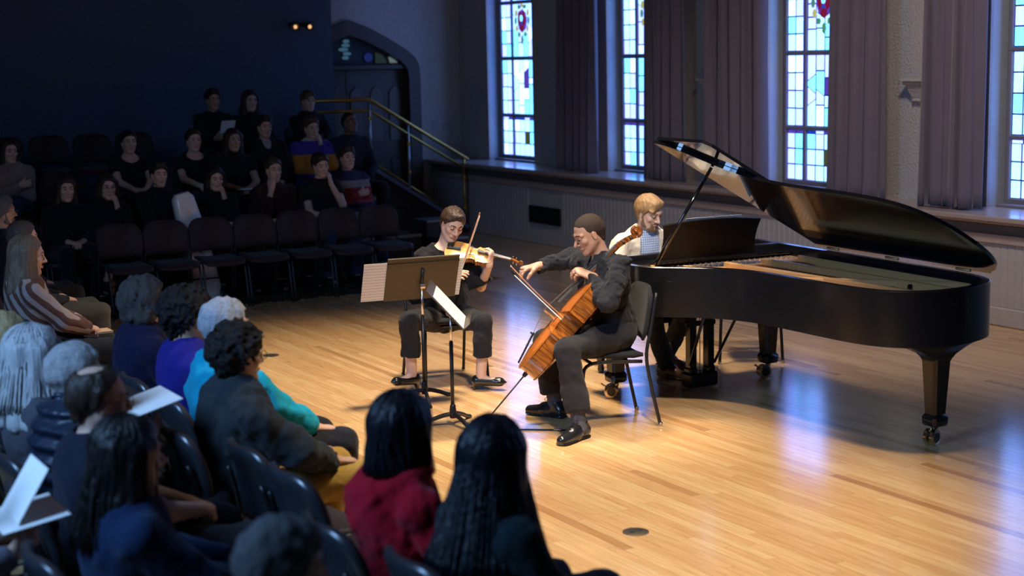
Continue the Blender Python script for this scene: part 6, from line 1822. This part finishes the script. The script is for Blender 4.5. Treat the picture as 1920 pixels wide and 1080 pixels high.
# ---------------- facing block on the risers
GB = 'listeners on the facing rows'
Y2, Y3, Y4 = 15.0, 16.0, 17.1; Z2, Z3, Z4 = 0.03, 0.375, 0.715
kw2 = dict(face='y', chair_group=CG, group=GB)
beige = C('beige', (0.22, 0.15, 0.13))
XR = {2: [], 3: [], 4: []}
def row(r, label, px, py, chair, dy=0.0, **k):
    yy, zz = {2: (Y2, Z2), 3: (Y3, Z3), 4: (Y4, Z4)}[r]; yy += dy
    q = dict(kw2); q.update(k)
    o, loc, fw, B = aud(label, px, py, 0, floor=zz, back_y=yy, chair=chair, **q)
    XR[r].append(loc.x); return o, loc, fw, B
def scoopneck(S): S.ell(_B[0].nek + _B[0].fwd * 0.05 + _B[0].up * 0.0, (0.095, 0.10, 0.07), frame(_B[0].fwd), 0.006, op='s')
BK = dict(mat=black); BKs = dict(mat=black, sleeve='short', extra=scoopneck)
row(2, 'woman with brown curls in black, leftmost in the lowest facing row', 122, 333, 'chair under the woman with brown curls in the lowest facing row', hair='longwavy', haircol=(0.035, 0.018, 0.012))
row(2, 'woman in glasses with her hand on her cheek and bare ankles', 200, 330, 'chair under the woman with her hand on her cheek', hair='bob', haircol=(0.025, 0.014, 0.01), specs=True, arms='chin_l', legs='cross', bottom=dict(mat=dark, hem=0.16))
row(2, 'young man in a black shirt with hands on his knees', 297, 306, 'chair under the man with hands on his knees', hair='quiff', arms='knees', top=dict(mat=black, collar=0.03))
row(2, 'dark-haired woman in black resting her chin on her hand', 402, 314, 'chair under the dark-haired woman resting her chin', hair='bob', arms='chin_l', haircol=(0.012, 0.009, 0.009), hpitch=-0.15)
row(2, 'young man in a dark maroon shirt pressing a hand to his mouth', 512, 298, 'chair under the man in the maroon shirt', hair='short', haircol=(0.05, 0.028, 0.015), arms='chin_r', top=dict(mat=C('maroon', (0.035, 0.010, 0.014)), sleeve='elbow'))
row(2, 'young man in a black T-shirt leaning his face on his hand', 600, 289, 'chair under the man leaning his face on his hand', dy=-0.2, hair='quiff', arms='chin_l', top=dict(mat=black, sleeve='short'), bottom=dict(mat=jean), hroll=0.15, hpitch=-0.2)
gry, rd_, nv = (0.24, 0.21, 0.21), (0.30, 0.02, 0.03), (0.015, 0.02, 0.06)
row(2, 'boy in a grey, red and navy banded sweatshirt with folded arms', 650, 277, 'chair under the boy in the banded sweatshirt', dy=0.2, hair='quiff', arms='crossed', top=dict(name='banded_sweatshirt', mat=bands('banded_sweat', [(0, gry), (0.62, gry), (0.66, nv), (0.76, rd_), (0.92, gry), (1.00, nv)]), ease=0.026), bottom=dict(mat=jean), hpitch=0.08)
row(3, 'woman with long dark hair in a beige sweater, leftmost in the middle facing row', 15, 263, 'chair under the woman in the beige sweater', hair='long', arms='crossed', legs='cross', top=dict(name='sweater', mat=beige, ease=0.026), hyaw=0.2, bottom=dict(mat=jean))
row(3, 'woman with tied-back hair in a black scoop-neck top, seated apart', 240, 246, 'chair under the woman in the scoop-neck top seated apart', hair='bun', arms='clasp', top=BKs)
row(3, 'woman with short brown hair in a black short-sleeved top', 362, 243, 'chair under the short-haired woman in black sleeves', hair='bun', haircol=(0.03, 0.016, 0.01), arms='clasp', top=BKs, skin='light')
o_, lo_k, fw_k, B_k = row(3, 'woman with long dark hair in black holding a booklet on her lap', 436, 243, 'chair under the woman with the booklet', dy=-0.2, hair='longwavy', skin='tan', arms='lap', top=dict(mat=black, sleeve='short'))
row(3, 'dark-haired man in a dark jacket with an open pale collar', 495, 219, 'chair under the man with the pale collar', dy=0.2, hair='quiff', arms='lap', top=[dict(name='shirt', mat=C('pale_collar', (0.34, 0.33, 0.34)), ease=0.008, collar=0.04), dict(name='jacket', mat=C('blackish', (0.014, 0.015, 0.018)), ease=0.03, vneck=0.10)])
pu, go = (0.040, 0.022, 0.23), (0.42, 0.14, 0.01)
row(3, 'young man in a purple and gold jacket holding a hand to his face', 583, 220, 'chair under the man in the purple and gold jacket', hair='quiff', haircol=(0.05, 0.03, 0.015), arms='chin_l', hroll=0.1, hpitch=-0.15, top=dict(name='jacket', mat=bands('purple_gold', [(0, pu), (0.60, pu), (0.70, go), (0.90, pu), (1.05, (0.4, 0.38, 0.4))]), ease=0.028))
row(3, 'dark-skinned man in a dark jacket leaning back beside the rail', 655, 212, 'chair beside the brass rail under the man leaning back', hair='buzz', skin='brown', arms='lap', top=dict(mat=C('slate', (0.018, 0.024, 0.036)), ease=0.026), hpitch=0.15, hyaw=0.2)
o_, lo_o, fw_o, B_o = row(4, 'black-haired man in black holding a white page, top facing row', 398, 168, 'chair under the man holding the white page', hair='quiff', skin='tan', arms='hold')
row(4, 'woman with long dark hair in black, middle of the top facing row', 468, 171, 'chair under the long-haired woman in the top facing row', hair='long', haircol=(0.025, 0.015, 0.012), arms='lap')
row(4, 'woman with short fair hair in a black cardigan, rightmost in the top facing row', 577, 172, 'chair under the woman in the black cardigan', hair='side', haircol=(0.09, 0.055, 0.03), arms='clasp')
# empty chairs on the facing rows
ORD = ['first', 'second', 'third', 'fourth', 'fifth', 'sixth', 'seventh', 'eighth', 'ninth', 'tenth']
for i in range(7):
    put_chair(4.02 + 0.445 * i, 14.06, 0, math.pi, 'empty brown padded chair, %s from the left in the front facing row' % ORD[i], CG)
for r, (yy, zz, x0, x1) in {2: (Y2, Z2, 2.8, 7.0), 3: (Y3, Z3, 3.0, 7.2), 4: (Y4, Z4, 3.2, 7.4)}.items():
    n = 0; x = x0
    while x < x1:
        if all(abs(x - q) > 0.46 for q in XR[r]):
            put_chair(x, yy + 0.02, zz, math.pi, 'empty dark chair, %s free one from the left in the %s facing row' % (ORD[n], {2: 'lowest occupied', 3: 'middle', 4: 'top'}[r]), CG); n += 1; x += 0.48
        else: x += 0.06

# ---------------- things in laps and hands
def page(label, c, R_, size, m_=None, th=0.003):
    o = MB().box((0, 0, 0), (size[0], size[1], th)).build('programme', m_ or M_paper)
    m4 = R_.to_4x4(); m4.translation = c; o.matrix_world = m4
    return tag(o, label, 'programme', 'programmes held by listeners')
def hold_page(loc, rz, B, label, size, tilt, m_=None, up=0.03, th=0.003):
    mid = (B.wr[-1] + B.wr[1]) / 2 + (B.hd[-1] + B.hd[1]) * 0.045
    Rm = rotz(rz) @ Matrix.Rotation(tilt, 3, 'X')
    c = Vector(loc) + rotz(rz) @ Vector(mid) + Vector((0, 0, up))
    return page(label, c, Rm, size, m_, th)
hold_page(lo_q, -math.pi / 2, B_q, 'open white programme just beyond the balding man\'s face', (0.30, 0.21), 0.25, up=0.09)
hold_page(lo_p, -math.pi / 2, B_p, 'bright white programme held at the left edge of the picture', (0.30, 0.22), 0.15, up=0.075)
pg = hold_page(lo_p, -math.pi / 2, B_p, 'pale page standing up behind the bright programme at the left edge', (0.24, 0.20), 1.0, up=0.16)
hold_page(lo_o, math.pi, B_o, 'white page held by the black-haired man in the top row', (0.16, 0.22), 1.0, up=0.09)
hold_page(lo_, -math.pi / 2, Body() if False else seated(0.45, 0.05, 0.86, 0.165, arms='clasp', seed=3), 'tan booklet on the lap of the woman in stripes', (0.14, 0.20), 0.0, mat('tan_paper', (0.45, 0.28, 0.16), 0.8), up=-0.035, th=0.012)
hold_page(lo_k, math.pi, B_k, 'pale booklet lying on the lap of a woman in the middle row', (0.20, 0.15), 0.1, M_paper, up=0.0, th=0.012)
# white hard case standing between the empty chairs
p = aty(352, 400, 14.62)
cz = thing('hard_case', 'tall white rounded hard case leaning among the empty front chairs', 'case', (p.x + 0.03, 14.62, 0))
Rl = Matrix.Rotation(math.radians(-13), 3, 'Y')
sec = []
for z, w, d in ((0.0, .08, .06), (0.02, .125, .08), (0.30, .135, .09), (0.80, .125, .085), (1.04, .105, .075), (1.09, .07, .045)):
    sec.append([Rl @ Vector((w * math.copysign(abs(math.cos(a)) ** .6, math.cos(a)), d * math.copysign(abs(math.sin(a)) ** .6, math.sin(a)), z)) for a in [2 * math.pi * k / 20 for k in range(20)]])
MB().loft(sec).build('case_shell', mat('case_white', (0.62, 0.60, 0.58), 0.25), cz, 'auto')
MB().box(Rl @ Vector((0.0, -0.088, 0.9)), (0.015, 0.012, 0.05), Rl).build('latch', M_steel, cz)
MB().tube([Rl @ Vector((0.0, -0.09, 0.5)), Rl @ Vector((0.0, -0.115, 0.53)), Rl @ Vector((0.0, -0.115, 0.63)), Rl @ Vector((0.0, -0.09, 0.66))], 0.008, 6).build('carry_handle', M_blk, cz)
cz.location.x += 0.12; cz.location.y = 14.5
